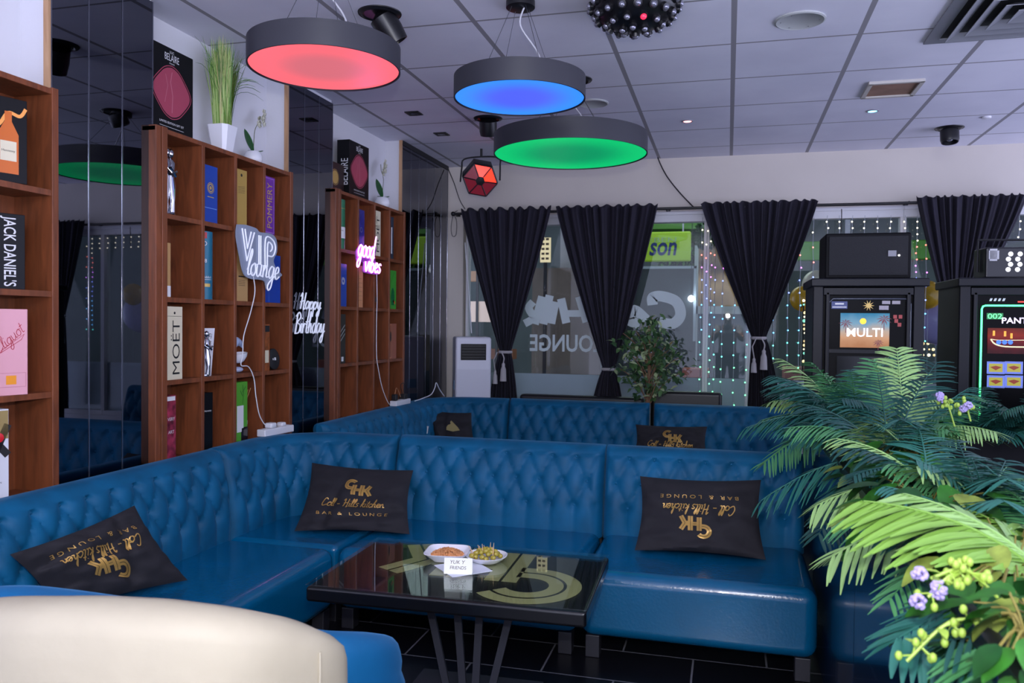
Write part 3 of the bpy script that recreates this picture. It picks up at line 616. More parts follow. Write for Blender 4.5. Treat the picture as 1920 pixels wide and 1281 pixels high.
giftbox('gift_box', cell(3, 3, 2, .22, .08), .13, .27, .06, mat('rust_card', '9a5a44', .4), 'rust brown gift box with pale border, third row of the farthest shelving', prints=[('border', ribbon2d([(-.055, .01), (-.02, .01), (-.02, .26), (-.055, .26), (-.055, .01)], .004), MATS['salmon_card'], 'f', 0, 0), ('picture', disc(.012, ry=.04), DKPRINT, 'f', -.037, .17)])

# ---- lettering signs
def neon_sign(name, M, strokes, tube_r, tmat, label, backing=None, bmat=None, cat='neon sign', off=.02):
    r = empty(name, M.translation, label, cat); Mi = Matrix.Translation(-M.translation) @ M
    for s_ in strokes: pass
    m = MB()
    for s_ in strokes: m.tube([Mi @ Vector((p[0], -off, p[1])) for p in s_], tube_r, 8)
    m.build('letter_tubes', tmat, r)
    if backing:
        mm = MB(); n = len(backing); vs = [(x, -off+tube_r+.001+d, z) for d in (0, .006) for x, z in backing]
        mm.add(vs, [list(range(n)), list(reversed(range(n, 2*n)))]+[(i, i+n, (i+1) % n+n, (i+1) % n) for i in range(n)], Mi); mm.build('backing', bmat, r)
    return r
def smooth2(pts, n=6): return [(p.x, p.y) for p in smooth([(a, b, 0) for a, b in pts], n)]
# VIP sign hangs on the front of the middle shelving; local x along +y of room
yv0 = at(446, 470, 'X', XF+.03).y; yv1 = at(530, 500, 'X', XF+.03).y; zt = at(446, 418, 'X', XF+.03).z; zb = at(500, 540, 'X', XF+.03).z
MV = frame((XF+.012, yv0, zb), (0, 1, 0), (0, 0, 1)); Wv = yv1-yv0; Hv = zt-zb
def sv(pts): return [(x*Wv, z*Hv) for x, z in pts]
vip = [sv([(.1, .93), (.2, .42), (.36, .9)]), sv([(.16, .93), (.21, .62), (.29, .9)]), sv([(.46, .87), (.46, .38)]), sv([(.5, .87), (.5, .38)])]
vip += [sv(smooth2([(.6, .36), (.61, .84), (.78, .83), (.84, .7), (.78, .56), (.66, .55)])), sv(smooth2([(.65, .36), (.66, .76), (.75, .75), (.76, .68), (.72, .63)], 4))]
st, L = script('lounge', .25); k = .72*Wv/L
vip += [[(x*k+.2*Wv, y*k*1.15+.19*Hv-(x/L)*.03*Hv) for x, y in q] for q in st]
back = sv(smooth2([(.02, .98), (.0, .8), (.08, .45), (.16, .2), (.3, .13), (.5, .13), (.62, .1), (.66, -.02), (.72, .05), (.76, .12), (.95, .2), (1.02, .26), (.9, .33), (.84, .42), (.82, .5), (.9, .65), (.88, .86), (.75, .94), (.5, .93), (.42, .98), (.2, 1.0), (.02, .98)], 4)[:-1])
SIGNW = mat('unlit_tube_added_glow', 'e4e6f0', .35, emit='c8d0e8', es=.25, sample=False); ACR = mat('frosted_acrylic', '8e96aa', .25)  # sign tubes are unlit; a faint glow is added to their white
neon_sign('neon_sign', MV, vip, .0042, SIGNW, 'unlit white VIP lounge sign hanging on the middle shelving', back, ACR, off=.014)
# good vibes
y0 = at(671, 480, 'X', XF+.03).y; y1 = at(713, 500, 'X', XF+.03).y; z1 = at(690, 465, 'X', XF+.03).z; z0 = at(690, 510, 'X', XF+.03).z
MG = frame((XF+.012, y0, z0), (0, 1, 0), (0, 0, 1)); Wg = y1-y0; Hg = z1-z0
S = []
st, L = script('good', .3); k = .72*Wg/L; S += [[(x*k, y*k*1.15+.6*Hg) for x, y in q] for q in st]
st, L = script('vibes', .25); k = .72*Wg/L; S += [[(x*k+.3*Wg, y*k*1.0+.02*Hg) for x, y in q] for q in st]
NEON = mat('pink_neon_tube', 'ffd0ff', .3, emit='ff90ff', es=4.5)
neon_sign('neon_sign', MG, S, .0048, NEON, 'lit pink good vibes neon sign on the farthest shelving', sv2 if False else [(x*Wg, z*Hg) for x, z in smooth2([(-.05, .75), (.0, .4), (.15, .38), (.28, .35), (.26, .0), (.5, -.06), (.9, -.05), (1.05, .08), (1.02, .3), (.85, .45), (.8, .7), (.86, 1.1), (.72, 1.15), (.4, .98), (.1, 1.0), (-.05, .75)], 4)[:-1]], mat('violet_acrylic', '9a48b8', .3, alpha=.6), off=.016)
# happy birthday on the mirror
y0 = at(551, 590, 'X', XM+.02).y; y1 = at(608, 590, 'X', XM+.02).y; z1 = at(575, 552, 'X', XM+.02).z; z0 = at(575, 633, 'X', XM+.02).z
MH = frame((XM+.004, y0, z0), (0, 1, 0), (0, 0, 1)); Wh = y1-y0; Hh = z1-z0; S = []
st, L = script('Happy', .25); k = .7*Wh/L; S += [[(x*k+.15*Wh, y*k*.95+.66*Hh) for x, y in q] for q in st]
st, L = script('Birthday', .25); k = .98*Wh/L; S += [[(x*k-.0*Wh, y*k*1.15+.1*Hh) for x, y in q] for q in st]
neon_sign('neon_sign', MH, S, .0045, SIGNW, 'unlit white Happy Birthday lettering on the smoked mirror', off=.02)
# cables and power strips
WCABLE = mat('white_cable', 'd8dae2', .5)
def cable(pts, r, mt, label, cat='cable', n=6, name='cable', group=None):
    o = MB().tube(smooth(pts, n), r, 6).build(name, mt); return tag(o, label, cat, group)
X1 = XF+.02
cable([at(x, y, 'X', X1) for x, y in ((473, 510), (478, 545), (470, 585), (457, 630), (455, 665), (452, 685), (466, 688), (476, 710), (480, 745), (487, 780), (500, 800), (512, 806))], .0028, WCABLE, 'white cable hanging from the VIP sign down the middle shelving')
cable([at(x, y, 'X', X1) for x, y in ((706, 508), (707, 560), (706, 600), (706, 665), (709, 690), (716, 725), (726, 752), (735, 764))], .0028, WCABLE, 'white cable hanging from the pink neon sign')
def power_strip(loc, rz, label, n=4, ry=0.):
    r = empty('power_strip', loc, label, 'power strip', rz=rz)
    MB().rbox(-.13, .13, -.028, .028, 0, .04, .006).build('body', WHITEPLASTIC, r)
    for i in range(n):
        MB().lathe([(.018, .04), (.018, .0412), (.016, .0412)], 16, TR(-.09+.06*i)).build('socket', GREYW, r)
    return r

# ---------------------------------------------------------------- sofas
SEAT = .374; STOP = H-.622
def tuft(u, z, L, rows, pu, rphase=0.):
    """depth of the quilted face at run length u and height z above the seat"""
    dz = rows[0]-rows[1]; z1, zn = rows[0], rows[-1]; a = 0
    ph = u/pu
    if z > z1: k = abs(sin(pi*(ph))) ; h = .55*k**.5*max(0, 1-(z-z1)/.07)+.45*min(1, (z-z1)/.05)+.3*max(0, 1-(z-z1)/.07); h = min(1, h)
    elif z < zn:
        off = .5*((len(rows)-1) % 2); k = abs(sin(pi*(ph-off))); h = k**.5*max(.35, 1-(zn-z)/.25)+.35*(1-max(.35, 1-(zn-z)/.25))
    else:
        t = (z1-z)/dz; A = ph+t/2; B = ph-t/2; h = (abs(sin(pi*A))*abs(sin(pi*B)))**.38
    d = 0
    for i, rz_ in enumerate(rows):
        o = .5*(i % 2); uu = (ph-o); du = (uu-round(uu))*pu; r2 = du*du+(z-rz_)**2
        d += exp(-r2/.00045)
    return .024*h-.016*d
_bt = []
def BUTTON():
    if not _bt: o = MB().sphere((0, 0, 0), .0085, 8, 6).build('button', VELVET); _bt.append(o.data); bpy.data.objects.remove(o)
    return _bt[0]
def back_rest(path, L, parent, rows=(.37, .25, .13), pu=.125, top=STOP, nu=None, thick=.13, lean=.09, rnd=.03):
    nu = nu or int(L/.0125); prof = []
    hb = top-SEAT+.03
    N1 = 40
    m = MB(); nt_ = 10; vs = []
    def P(u, s_):
        q, nn = path(u); e = min(u, L-u); ed = 1.0 if e > rnd else sqrt(max(0, 1-((rnd-e)/rnd)**2))
        if s_ <= N1:
            z = SEAT-.03+ (hb-.05)*s_/N1; y = thick/2+tuft(u, z-SEAT, L, rows, pu)*min(1, e/.05)
        elif s_ <= N1+nt_:
            a = (s_-N1)/nt_*pi*.5; z = top-.05+.05*sin(a)*(.9+.1*ed); y = thick/2*cos(a)**.7+ .0 + .008*cos(a) if a < pi/2-.01 else 0
        else:
            a = (s_-N1-nt_)/nt_*pi*.5; z = top-.05+.05*cos(a); y = -thick/2*sin(a)**.7
        z_ = z-SEAT
        bul = .02*sin(pi*min(1, max(0, z_)/(top-SEAT)))
        return Vector((q.x, q.y, z))+nn*((y+bul*(y > 0))*(.35+.65*ed)-lean*max(0, z_)/(top-SEAT))
    rowsN = N1+2*nt_+1
    for s_ in range(rowsN):
        for i in range(nu+1): vs.append(P(L*i/nu, s_))
    for i in range(nu+1):
        q, nn = path(L*i/nu); vs.append(Vector((q.x, q.y, SEAT-.03))+nn*(-thick/2))
    R_ = rowsN+1; fs = []
    for s_ in range(R_-1):
        for i in range(nu): a = s_*(nu+1)+i; fs.append((a, a+1, a+nu+2, a+nu+1))
    fs.append([s_*(nu+1) for s_ in range(R_)][::-1]); fs.append([s_*(nu+1)+nu for s_ in range(R_)]); fs.append(list(range(nu, -1, -1))[::1] + [(R_-1)*(nu+1)+i for i in range(nu+1)])
    m.add(vs, fs, None, 0, True)
    o = m.build('backrest', VELVET, parent)
    # covered buttons
    for j, rz_ in enumerate(rows):
        k = 0
        while True:
            u = (k+.5*(j % 2))*pu; k += 1
            if u > L-.05: break
            if u < .05: continue
            q, nn = path(u); bul = .02*sin(pi*rz_/(top-SEAT))
            b_ = bpy.data.objects.new('button', BUTTON()); COL.objects.link(b_); b_.parent = o
            b_.location = Vector((q.x, q.y, SEAT+rz_))+nn*(thick/2-.012+bul-lean*rz_/(top-SEAT))
    return o
def seat_block(parent, x0, x1, y0, y1, mtl=VINYL, z0=.09, r=.055, bulge=.0):
    m = MB().rbox(x0, x1, y0, y1, z0, SEAT, r, 5)
    return m.build('seat', mtl, parent)
def leg(parent, x, y, w=.06, h=.095):
    return MB().box(x-w/2, x+w/2, y-w/2, y+w/2, 0, h).build('leg', DARKWOOD, parent, bevel=.003)
YF, YBK = 3.38, 4.05
def straight(a, b, nrm):
    a, b = Vector(a), Vector(b); d = (b-a).normalized(); n_ = Vector(nrm)
    return lambda u: (a+d*u, n_)
def module_x(x0, x1, yf, yb, label, legs=((0, 0), (1, 0)), rows=(.37, .25, .13)):
    """sofa module whose back runs along x, facing -y"""
    r = empty('sofa_module', ((x0+x1)/2, yb, 0), label, 'sofa', None); cx = (x0+x1)/2
    def Lc(p): return Vector((p[0]-cx, p[1]-yb))
    seat_block(r, x0-cx+.004, x1-cx-.004, yf-yb, .02)
    back_rest(straight((x1-cx-.003, .055), (x0-cx+.003, .055), (0, -1)) if False else straight((x0-cx+.003, .04), (x1-cx-.003, .04), (0, -1)), x1-x0-.006, r, rows)
    MB().box(x0-cx+.01, x1-cx-.01, .06, .13, .09, SEAT+.02).build('rear_frame', BLACKMATT, r)
    for lx in (x0-cx+.06, x1-cx-.06):
        leg(r, lx, yf-yb+.05); leg(r, lx, .06)
    return r
# path normal convention: nn is a 2d vector pointing towards the sitter
def path3(fn):
    def g(u):
        q, n_ = fn(u); return Vector((q[0], q[1], 0)), Vector((n_[0], n_[1], 0))
    return g
_old = straight
def straight(a, b, nrm):
    a, b = Vector((*a[:2], 0)), Vector((*b[:2], 0)); d = (b-a).normalized(); n_ = Vector((*nrm[:2], 0))
    return lambda u: (a+d*u, n_)
XL = -2.345         # centre line of the left-run backs
XSF = -1.75
def module_y(y0, y1, label, xf=XSF, xb=XL, rows=(.37, .25, .13)):
    r = empty('sofa_module', (xb, (y0+y1)/2, 0), label, 'sofa'); cy = (y0+y1)/2
    seat_block(r, .0, xf-xb, y0-cy+.004, y1-cy-.004)
    back_rest(straight((-.02, y1-cy-.003), (-.02, y0-cy+.003), (1, 0)), y1-y0-.006, r, rows, lean=.05, thick=.11)
    for ly in (y0-cy+.06, y1-cy-.06): leg(r, xf-xb-.05, ly); leg(r, .02, ly)
    return r
def corner_module(y0, yb, x1, label, yf=YF, xf=XSF, xb=XL, rad=.34):
    r = empty('sofa_module', (xb, yb, 0), label, 'sofa')
    # u from the x-end back to the y-end
    xa = -.02; ya = .04; L1 = (x1-xb)-xa-rad; La = rad*pi/2; L2 = ya-rad-(y0-yb)
    def fn(u):
        if u < L1: return Vector((x1-xb-u, ya, 0)), Vector((0, -1, 0))
        u2 = u-L1
        if u2 < La:
            a = pi/2+u2/rad; return Vector((xa+rad+rad*cos(a), ya-rad+rad*sin(a), 0)), Vector((-cos(a), -sin(a), 0))
        return Vector((xa, ya-rad-(u2-La), 0)), Vector((1, 0, 0))
    Lt = L1+La+L2
    back_rest(lambda u: fn(Lt-u), Lt-.004, r, lean=.06, thick=.12)
    m = MB().rbox(-.0, x1-xb-.004, y0-yb+.004, .02, .09, SEAT, .03, 4); m.build('seat', VINYL, r)
    for lx, ly in ((.05, y0-yb+.08), (.05, -.02), (x1-xb-.06, y0-yb+.08), (x1-xb-.06, -.02)): leg(r, lx, ly)
    return r
XC = -1.78
corner_module(3.41, YBK, XSF, 'blue corner sofa section with curved tufted back, beneath the middle cushion')
module_x(XSF, -.60, YF, YBK, 'blue tufted sofa section in the middle of the front row, behind the table')
module_x(-.60, .372, YF, YBK, 'blue tufted sofa section at the right of the front row, under the upside-down cushion')
module_y(2.0, 3.41, 'blue tufted sofa section along the shelving wall, under the tilted cushion')
# rear group
YR2 = 6.42
def rear_x(x0, x1, label): return module_x(x0, x1, YR2-.67, YR2, label)
xr0 = at(950, 760, 'Y', YR2).x; xr1 = at(1216, 760, 'Y', YR2).x; xr2 = at(1224, 760, 'Y', YR2).x
rear_x(xr0, xr1, 'blue tufted sofa section in the middle of the rear row')
rear_x(xr2, xr2+1.1, 'blue tufted sofa section at the right of the rear row, under the shaded cushion')
corner_module(5.6, YR2, xr0, 'blue rear corner sofa section holding the cushion with a spade print', yf=YR2-.67)
module_y(4.45, 5.6, 'blue tufted sofa section between the two corners, below the farthest shelving')
# power strips on the sofa tops
ps = power_strip((-2.425, at(515, 803, 'X', -2.42).y+.02, STOP-.004), pi/2-.1, 'white multi socket strip on the sofa back below the middle shelving')
MB().rbox(-.07, -.02, -.025, .025, .04, .07, .01).rbox(.03, .07, -.02, .02, .04, .062, .008).build('plug', WHITEPLASTIC, ps)
ps2 = power_strip((-2.415, at(752, 757, 'X', -2.41).y, STOP-.004), pi/2-.04, 'white socket strip with black plugs on the sofa back below the farthest shelving')
MB().rbox(-.12, -.08, -.02, .02, .04, .09, .008).rbox(.02, .08, -.025, .025, .04, .08, .006).build('plug', BLACKMATT, ps2)
MB().tube(smooth([(-.1, 0, .085), (-.08, .0, .13), (-.03, .01, .12), (.0, .0, .06)], 5), .003, 6).build('orange_cable', mat('orange_cable', 'b07a58', .5), ps2)
MB().tube(smooth([(.03, 0, .08), (.0, .0, .15), (.06, .0, .16), (.06, .0, .08)], 5), .003, 6).build('black_cable', BLACKMATT, ps2)
cable([at(x, y, 'X', -2.3) for x, y in ((778, 752), (790, 748), (808, 740), (815, 728), (818, 718), (824, 730), (833, 743))], .004, WCABLE, 'white cable arching over the rear sofa near the air conditioner')

# ---------------------------------------------------------------- cushions
def cushion(c00, c10, c11, c01, nrm, label, T=.11, prints='full', seed=0, mt=None, name='cushion'):
    c00, c10, c11, c01 = map(Vector, (c00, c10, c11, c01)); cen = (c00+c10+c11+c01)/4; nrm = Vector(nrm).normalized()
    r = empty(name, cen, label, 'cushion')
    def base(s_, t): 
        sx = s_; tt = t
        # sides curve inwards between the corners
        q = (c00*(1-sx)+c10*sx)*(1-tt)+(c01*(1-sx)+c11*sx)*tt
        pin = .15
        cx = (cen-q)
        k = pin*(4*s_*(1-s_))*(2*t-1)**2*.5+pin*(4*t*(1-t))*(2*s_-1)**2*.5
        return q+cx*k-cen
    def surf(s_, t, side):
        e = (max(0, 1-abs(2*s_-1)**3.2)*max(0, 1-abs(2*t-1)**3.2))**.6
        wr = noise.noise(Vector((s_*4+seed*7, t*6, seed)))*.030+noise.noise(Vector((s_*11+t*5+seed, t*14-s_*4, seed+3)))*.005
        wr += -.02*exp(-((s_-.2-.25*t)/.05)**2)*(1 if seed % 2 else .5)-.010*exp(-((t-.12-.2*s_)/.05)**2)
        return base(s_, t)+nrm*(side*(T/2*e)+ (wr*min(1, e*2) if side > 0 else 0))
    m = MB(); n_ = 44
    m.grid(lambda u, v: surf(u, v, 1), n_, 32); m.grid(lambda u, v: surf(u, v, -1), n_, 32, flip=True)
    mt = mt or BLACKFABRIC
    cv = m.build('cover', mt, r)
    # make sure faces look outward does not matter for rendering
    def lay(vf, sx, sy, cx, cy, pn, rot=0, mtl=GOLD, warp=None):
        vs, fs = subdiv2d(vf, 1); V = []
        for x, y in vs:
            X, Y = x*cos(rot)-y*sin(rot), x*sin(rot)+y*cos(rot); s_, t = cx+X*sx, cy+Y*sy
            if warp: s_, t = warp(s_, t)
            s_ = min(.985, max(.015, s_)); t = min(.985, max(.015, t))
            V.append(surf(s_, t, 1)+nrm*.0055)
        MB().add(V, fs, None, 0, True).build(pn, mtl, r)
    W = ((c10-c00).length+(c11-c01).length)/2; Hh_ = ((c01-c00).length+(c11-c10).length)/2
    if prints == 'full':
        lay(subdiv2d(LOGO, 1), .15/W, .15/Hh_, .53, .66, 'logo')
        lay(script2d('Coll - Hills kitchen', .34, .0048), 1/W, 1.05/Hh_, .5, .40, 'script_lettering')
        lay(tx('B A R   &   L O U N G E', .37, .020), 1/W, 1/Hh_, .5, .26, 'block_lettering')
    elif prints == 'spade':
        lay(([(-.06, -.03), (0, -.045), (.06, -.03), (.05, .0), (.0, .07), (-.05, .0)], [[0, 1, 2, 3, 4, 5]]), 1/W, 1/Hh_, .55, .6, 'spade_print', mtl=GOLDMATT)
        lay(tx('CHK', .12), 1/W, 1/Hh_, .6, .3, 'block_lettering', mtl=GOLDMATT)
    return r
zs = SEAT+.015
# middle cushion
cushion(at(552, 996, 'Z', zs), at(768, 1002, 'Z', zs), at(775, 882, 'Y', 3.99), at(585, 868, 'Y', 3.93), (.08, -1, .25), 'black cushion with gold lettering leaning in the corner of the front sofa', seed=1)
# right cushion, upside down: text corners permuted
cushion(at(1427, 900, 'Y', 3.98), at(1200, 893, 'Y', 3.98), at(1190, 1032, 'Z', zs), at(1436, 1050, 'Z', zs), (0, -1, .25), 'black cushion with upside-down gold lettering on the right front sofa section', seed=2)
# left cushion
cushion(at(252, 948, 'X', -2.24), at(18, 1040, 'X', -2.24), at(105, 1150, 'Z', zs), at(352, 1088, 'Z', zs), (.75, -.35, .6), 'black cushion lying tilted on the left sofa, gold lettering upside down', T=.12, seed=3)
# rear cushions
cushion(at(822, 850, 'Y', 6.05), at(893, 850, 'Y', 6.05), at(884, 774, 'Y', 6.3), at(798, 768, 'Y', 6.28), (.1, -1, .2), 'black cushion with a grey spade print on the rear corner sofa', prints='spade', seed=4)
cushion(at(1186, 860, 'Y', 6.02), at(1328, 866, 'Y', 6.02), at(1326, 800, 'Y', 6.22), at(1192, 796, 'Y', 6.22), (0, -1, .3), 'black cushion with gold lettering on the rear right sofa section', T=.1, seed=5)
t_ = at(800, 806, 'Y', 6.0); o = MB().box(-.012, .012, -.002, .002, -.03, .03, TR(ry=.15)).build('cushion_tag', WHITEPLASTIC, None, t_)
tag(o, 'small white tag on the rear corner cushion', 'tag')
o.parent = [q for q in bpy.data.objects if q.get('label', '').startswith('black cushion with a grey spade')][0]; o.location = t_-o.parent.location
del o['category']; o.name = 'fabric_tag'

# ---------------------------------------------------------------- table and what is on it
TZ = .50; rel = H-TZ
tl, tr_, br_, bl_ = [at(x, y, 'Z', TZ) for x, y in ((712, 1008), (1143, 1040), (1098, 1145), (568, 1095))]
tc_ = (tl+tr_+br_+bl_)/4; ax_ = ((tr_-tl)+(br_-bl_)).normalized(); tw = ((tr_-tl).length+(br_-bl_).length)/2; td = ((tl-bl_).length+(tr_-br_).length)/2
trz = atan2(ax_.y, ax_.x)
T_ = empty('coffee_table', (tc_.x, tc_.y, 0), 'low table with glass top over a gold logo and fanned black legs', 'table', rz=trz)
MB().rbox(-tw/2, tw/2, -td/2, td/2, TZ-.062, TZ-.0085, .012, 3).build('tabletop', mat('black_lacquer', '0b0c10', .25), T_)
MB().rbox(-tw/2-.002, tw/2+.002, -td/2-.002, td/2+.002, TZ-.0085, TZ, .003, 2)
gm = MB().rbox(-tw/2-.001, tw/2+.001, -td/2-.001, td/2+.001, TZ-.0045, TZ, .0018, 2); gm.build('glass_sheet', pane_mat('table_glass', (.9, .96, .93), .03), T_)
mb = MB()
lg = subdiv2d(LOGO, 0); mb.add([(-x*.80+.05, -y*.80*1.0+.0, TZ-.0075) for x, y in lg[0]], lg[1]); mb.build('logo_print', mat('table_logo_gold', 'b8a874', .45), T_)
for sx in (-1, 1):
    for k, (dx, bx) in enumerate(((-.14, -.03), (-.05, -.012), (.03, .012), (.14, .04))):
        pass
LEGM = mat('dark_steel_leg', '33343e', .45, .2)
for sy in (0,):
    for xt, xb in ((-.17, -.07), (-.045, -.01), (.055, .035), (.19, .09)):
        yy0 = 0; m = MB(); w2 = .014
        vs = [(xt-w2, yy0-.006, TZ-.062), (xt+w2, yy0-.006, TZ-.062), (xt+w2, yy0+.006, TZ-.062), (xt-w2, yy0+.006, TZ-.062), (xb-w2, yy0-.006, .012), (xb+w2, yy0-.006, .012), (xb+w2, yy0+.006, .012), (xb-w2, yy0+.006, .012)]
        m.add(vs, [(0, 1, 2, 3), (7, 6, 5, 4), (0, 4, 5, 1), (1, 5, 6, 2), (2, 6, 7, 3), (3, 7, 4, 0)]); m.build('leg', LEGM, T_)
    MB().box(-.26, .28, -.05, .05, TZ-.068, TZ-.062).build('bracket', LEGM, T_)
    MB().rbox(-.24, .26, -.2, .2, 0, .012, .004).build('foot_bar', LEGM, T_)
def onT(x, y, z=0): return at(x, y, 'Z', TZ+z)
# napkins
def napkin(c, w, rz, label):
    o = MB().box(-w/2, w/2, -w/2, w/2, 0, .0015).build('napkin', mat('white_tissue', 'd8dce8', .8), None, c, rz); tag(o, label, 'napkin'); return o
pc1 = onT(838, 1052); pc2 = onT(905, 1056)
nc = onT(868, 1066)
napkin(nc+Vector((-.0, .0, .0002)), .165, .75+trz, 'white folded paper napkin under the two snack dishes')
# square dish
dish = empty('dish', pc1+Vector((-.005, .02, .002)), 'white square dish heaped with peanuts', 'dish', rz=.15)
def sq(rw, n_=40, p=6):
    out = []
    for k in range(n_):
        a = 2*pi*k/n_; c, s_ = cos(a), sin(a); q = (abs(c)**p+abs(s_)**p)**(1/p); out.append((c/q*rw, s_/q*rw))
    return out
def bowl(parent, prof, p, mtl=CERAMIC):
    vs = []; n_ = 40
    for rw, z in prof: vs += [(x, y, z) for x, y in sq(rw, n_, p)]
    fs = [tuple(reversed(range(n_)))]+[(L*n_+k, L*n_+(k+1) % n_, (L+1)*n_+(k+1) % n_, (L+1)*n_+k) for L in range(len(prof)-1) for k in range(n_)]+[tuple(range((len(prof)-1)*n_, len(prof)*n_))]
    return MB().add(vs, fs, None, 0, True).build('bowl', mtl, parent)
bowl(dish, [(.05, 0), (.052, .003), (.07, .02), (.086, .034), (.083, .035), (.066, .021), (.045, .006)], 5)
pn = mat('peanut', 'c98a58', .6, var=.25, vscale=30); m = MB()
for i in range(420):
    a = random.uniform(0, 2*pi); rr = .062*sqrt(random.random()); hgt = .018+.022*(1-(rr/.062)**2)*random.uniform(.6, 1)
    m.sphere((0, 0, 0), .0042, 7, 5, Matrix.Translation((rr*cos(a), rr*sin(a), hgt)) @ Matrix.Rotation(random.uniform(0, 6), 4, (random.random(), random.random(), 1)), sc=(1.6, 1, 1))
o = m.build('peanuts', pn, None, dish.location); tag(o, 'heap of small orange-brown peanuts in the square dish', 'peanuts'); o['kind'] = 'stuff'
dish2 = empty('dish', pc2+Vector((.01, .02, .002)), 'white oval dish holding green olives with toothpicks', 'dish', rz=.1)
bowl(dish2, [(.045, 0), (.05, .003), (.068, .015), (.08, .026), (.077, .027), (.064, .016), (.042, .005)], 2.4)
ol = mat('green_olive', 'a8983a', .25, coat=.3, var=.2, vscale=40); OM = None; hole = mat('olive_hole', '5a2a14', .6)
olives = []
for i in range(26):
    a = i*2.4; rr = .011*sqrt(i+.3); z = .020+.026*(1-(rr/.06)**2)*(1 if i < 14 else .5)
    loc = dish2.location+Vector((rr*cos(a)*1.05, rr*sin(a)*.95, z))
    if OM is None:
        OM = MB().sphere((0, 0, 0), .0095, 14, 10, sc=(1, 1.25, 1)).build('olive', ol, None, loc, a); MB().lathe([(.0028, 0), (.0024, .0008)], 10, frame((0, -.0116, 0), (1, 0, 0), (0, -1, 0))).build('stone_hole', hole, OM); oo = OM
    else: oo = dup(OM, loc, a*1.7)
    tag(oo, 'green pitted olive heaped in the white oval dish', 'olive', 'olives in the oval dish')
ctr = dish2.location
PICK = mat('pale_toothpick', 'd8b088', .6)
for x, y, lx, ly in ((897, 1052, 878, 1023), (905, 1050, 896, 1022), (906, 1051, 899, 1024), (906, 1044, 904, 1020), (914, 1049, 907, 1022), (918, 1042, 920, 1017), (925, 1050, 923, 1026), (924, 1047, 926, 1018), (884, 1048, 883, 1030)):
    d_ = ctr.y+random.uniform(-.03, .02); a_ = at(x, y, 'Y', d_); b_ = at(lx, ly, 'Y', d_+.01)
    o = MB().tube([Vector((0, 0, 0)), (b_-a_)*.5, b_-a_], [.0016, .0018, .0009], 6).build('toothpick', PICK, None, a_); tag(o, 'wooden toothpick stuck in the green olives', 'toothpick', 'toothpicks in the olives')
fk = MB().tube([onT(862, 1048, .038), onT(877, 1040, .05)], [.003, .002], 6); o = fk.build('spoon_handle', STEEL); o.name = 'spoon'; tag(o, 'small steel spoon resting in the peanuts', 'spoon')
# place card
cl = onT(832, 1077); cr = onT(885, 1079); cw = (cr-cl).length; ch = .058
card = empty('place_card', (cl+cr)/2+Vector((0, 0, .002)), 'small white folded card with handwriting in front of the dishes', 'card', rz=atan2(cr.y-cl.y, cr.x-cl.x))
PAPER = mat('bright_paper', 'f0f0ec', .7)
MB().box(-cw/2, cw/2, -.0004, .0004, 0, ch, TR(rx=-.2)).box(-cw/2, cw/2, -.0004, .0004, 0, ch, TR(0, .023, 0, rx=.2)).build('card_stock', PAPER, card)
mb = MB(); put2d(mb, merge2d([xf2d(tx('YUK Y', .055, .013, shear=.2), dy=.043, dx=-.002), xf2d(tx('FRIENDS', .06, .012, shear=.1), dy=.023)]), TR(rx=-.2), .0009); mb.build('handwriting', mat('ink', '54443a', .7), card)

# ---------------------------------------------------------------- ring lamps
def lamp_emit(name, edge, cen, es):
    m = bpy.data.materials.new(name); m.use_nodes = True; nt = m.node_tree; b = nt.nodes['Principled BSDF']
    tc = nt.nodes.new('ShaderNodeTexCoord'); sp = nt.nodes.new('ShaderNodeVectorMath'); sp.operation = 'LENGTH'; nt.links.new(tc.outputs['Object'], sp.inputs[0])
    r = nt.nodes.new('ShaderNodeValToRGB'); nt.links.new(sp.outputs['Value'], r.inputs[0]); r.color_ramp.interpolation = 'EASE'
    r.color_ramp.elements[0].position = .09; r.color_ramp.elements[0].color = (*lin(cen), 1); r.color_ramp.elements[1].position = .27; r.color_ramp.elements[1].color = (*lin(edge), 1)
    b.inputs['Base Color'].default_value = (.03, .03, .03, 1); b.inputs['Roughness'].default_value = .3; b.inputs['Specular IOR Level'].default_value = .25
    nt.links.new(r.outputs[0], b.inputs['Emission Color']); b.inputs['Emission Strength'].default_value = es; return m, r
ZL = H+1.01
def ring_lamp(c, D, hh, edge, cen, label, canopy=True):
    r = empty('ring_lamp', (c[0], c[1], ZL), label, 'lamp'); R_ = D/2
    MB().lathe([(R_-.006, .0), (R_, .0), (R_, hh), (R_-.006, hh), (R_-.006, .004)], 96, cap=False).lathe([(R_-.002, hh-.004), (.001, hh-.003)], 96, cap=False).build('housing', HOUSING, r)
    em, rp = lamp_emit('lamp_diffuser_'+cen, edge, cen, .95); rp.color_ramp.elements[1].position = min(1, R_*.95); rp.color_ramp.elements[0].position = R_*.3
    MB().lathe([(.0005, .006), (R_*.5, .006), (R_-.007, .006)], 96, cap=False).build('diffuser', em, r)
    if canopy: MB().lathe([(.062, ZC-ZL-.03), (.065, ZC-ZL-.028), (.065, ZC-ZL), (.01, ZC-ZL)], 32).build('ceiling_rose', BLACK, r)
    for k in range(4):
        a = pi/4+k*pi/2; ra = .045; rb = R_*.62; MB().tube([(ra*cos(a), ra*sin(a), ZC-ZL-.03), (rb*cos(a), rb*sin(a), hh)], .0012, 5).build('suspension_wire', mat('dark_wire', '4a4a52', .4, .6), r)
    MB().tube(smooth([(.02, 0, ZC-ZL-.02), (-.0, .0, .33), (.07, .02, .22), (.10, .0, .14), (.06, 0, hh)], 6), .004, 8).build('power_cable', mat('clear_cable', 'b8b8c0', .3), r)
    return r
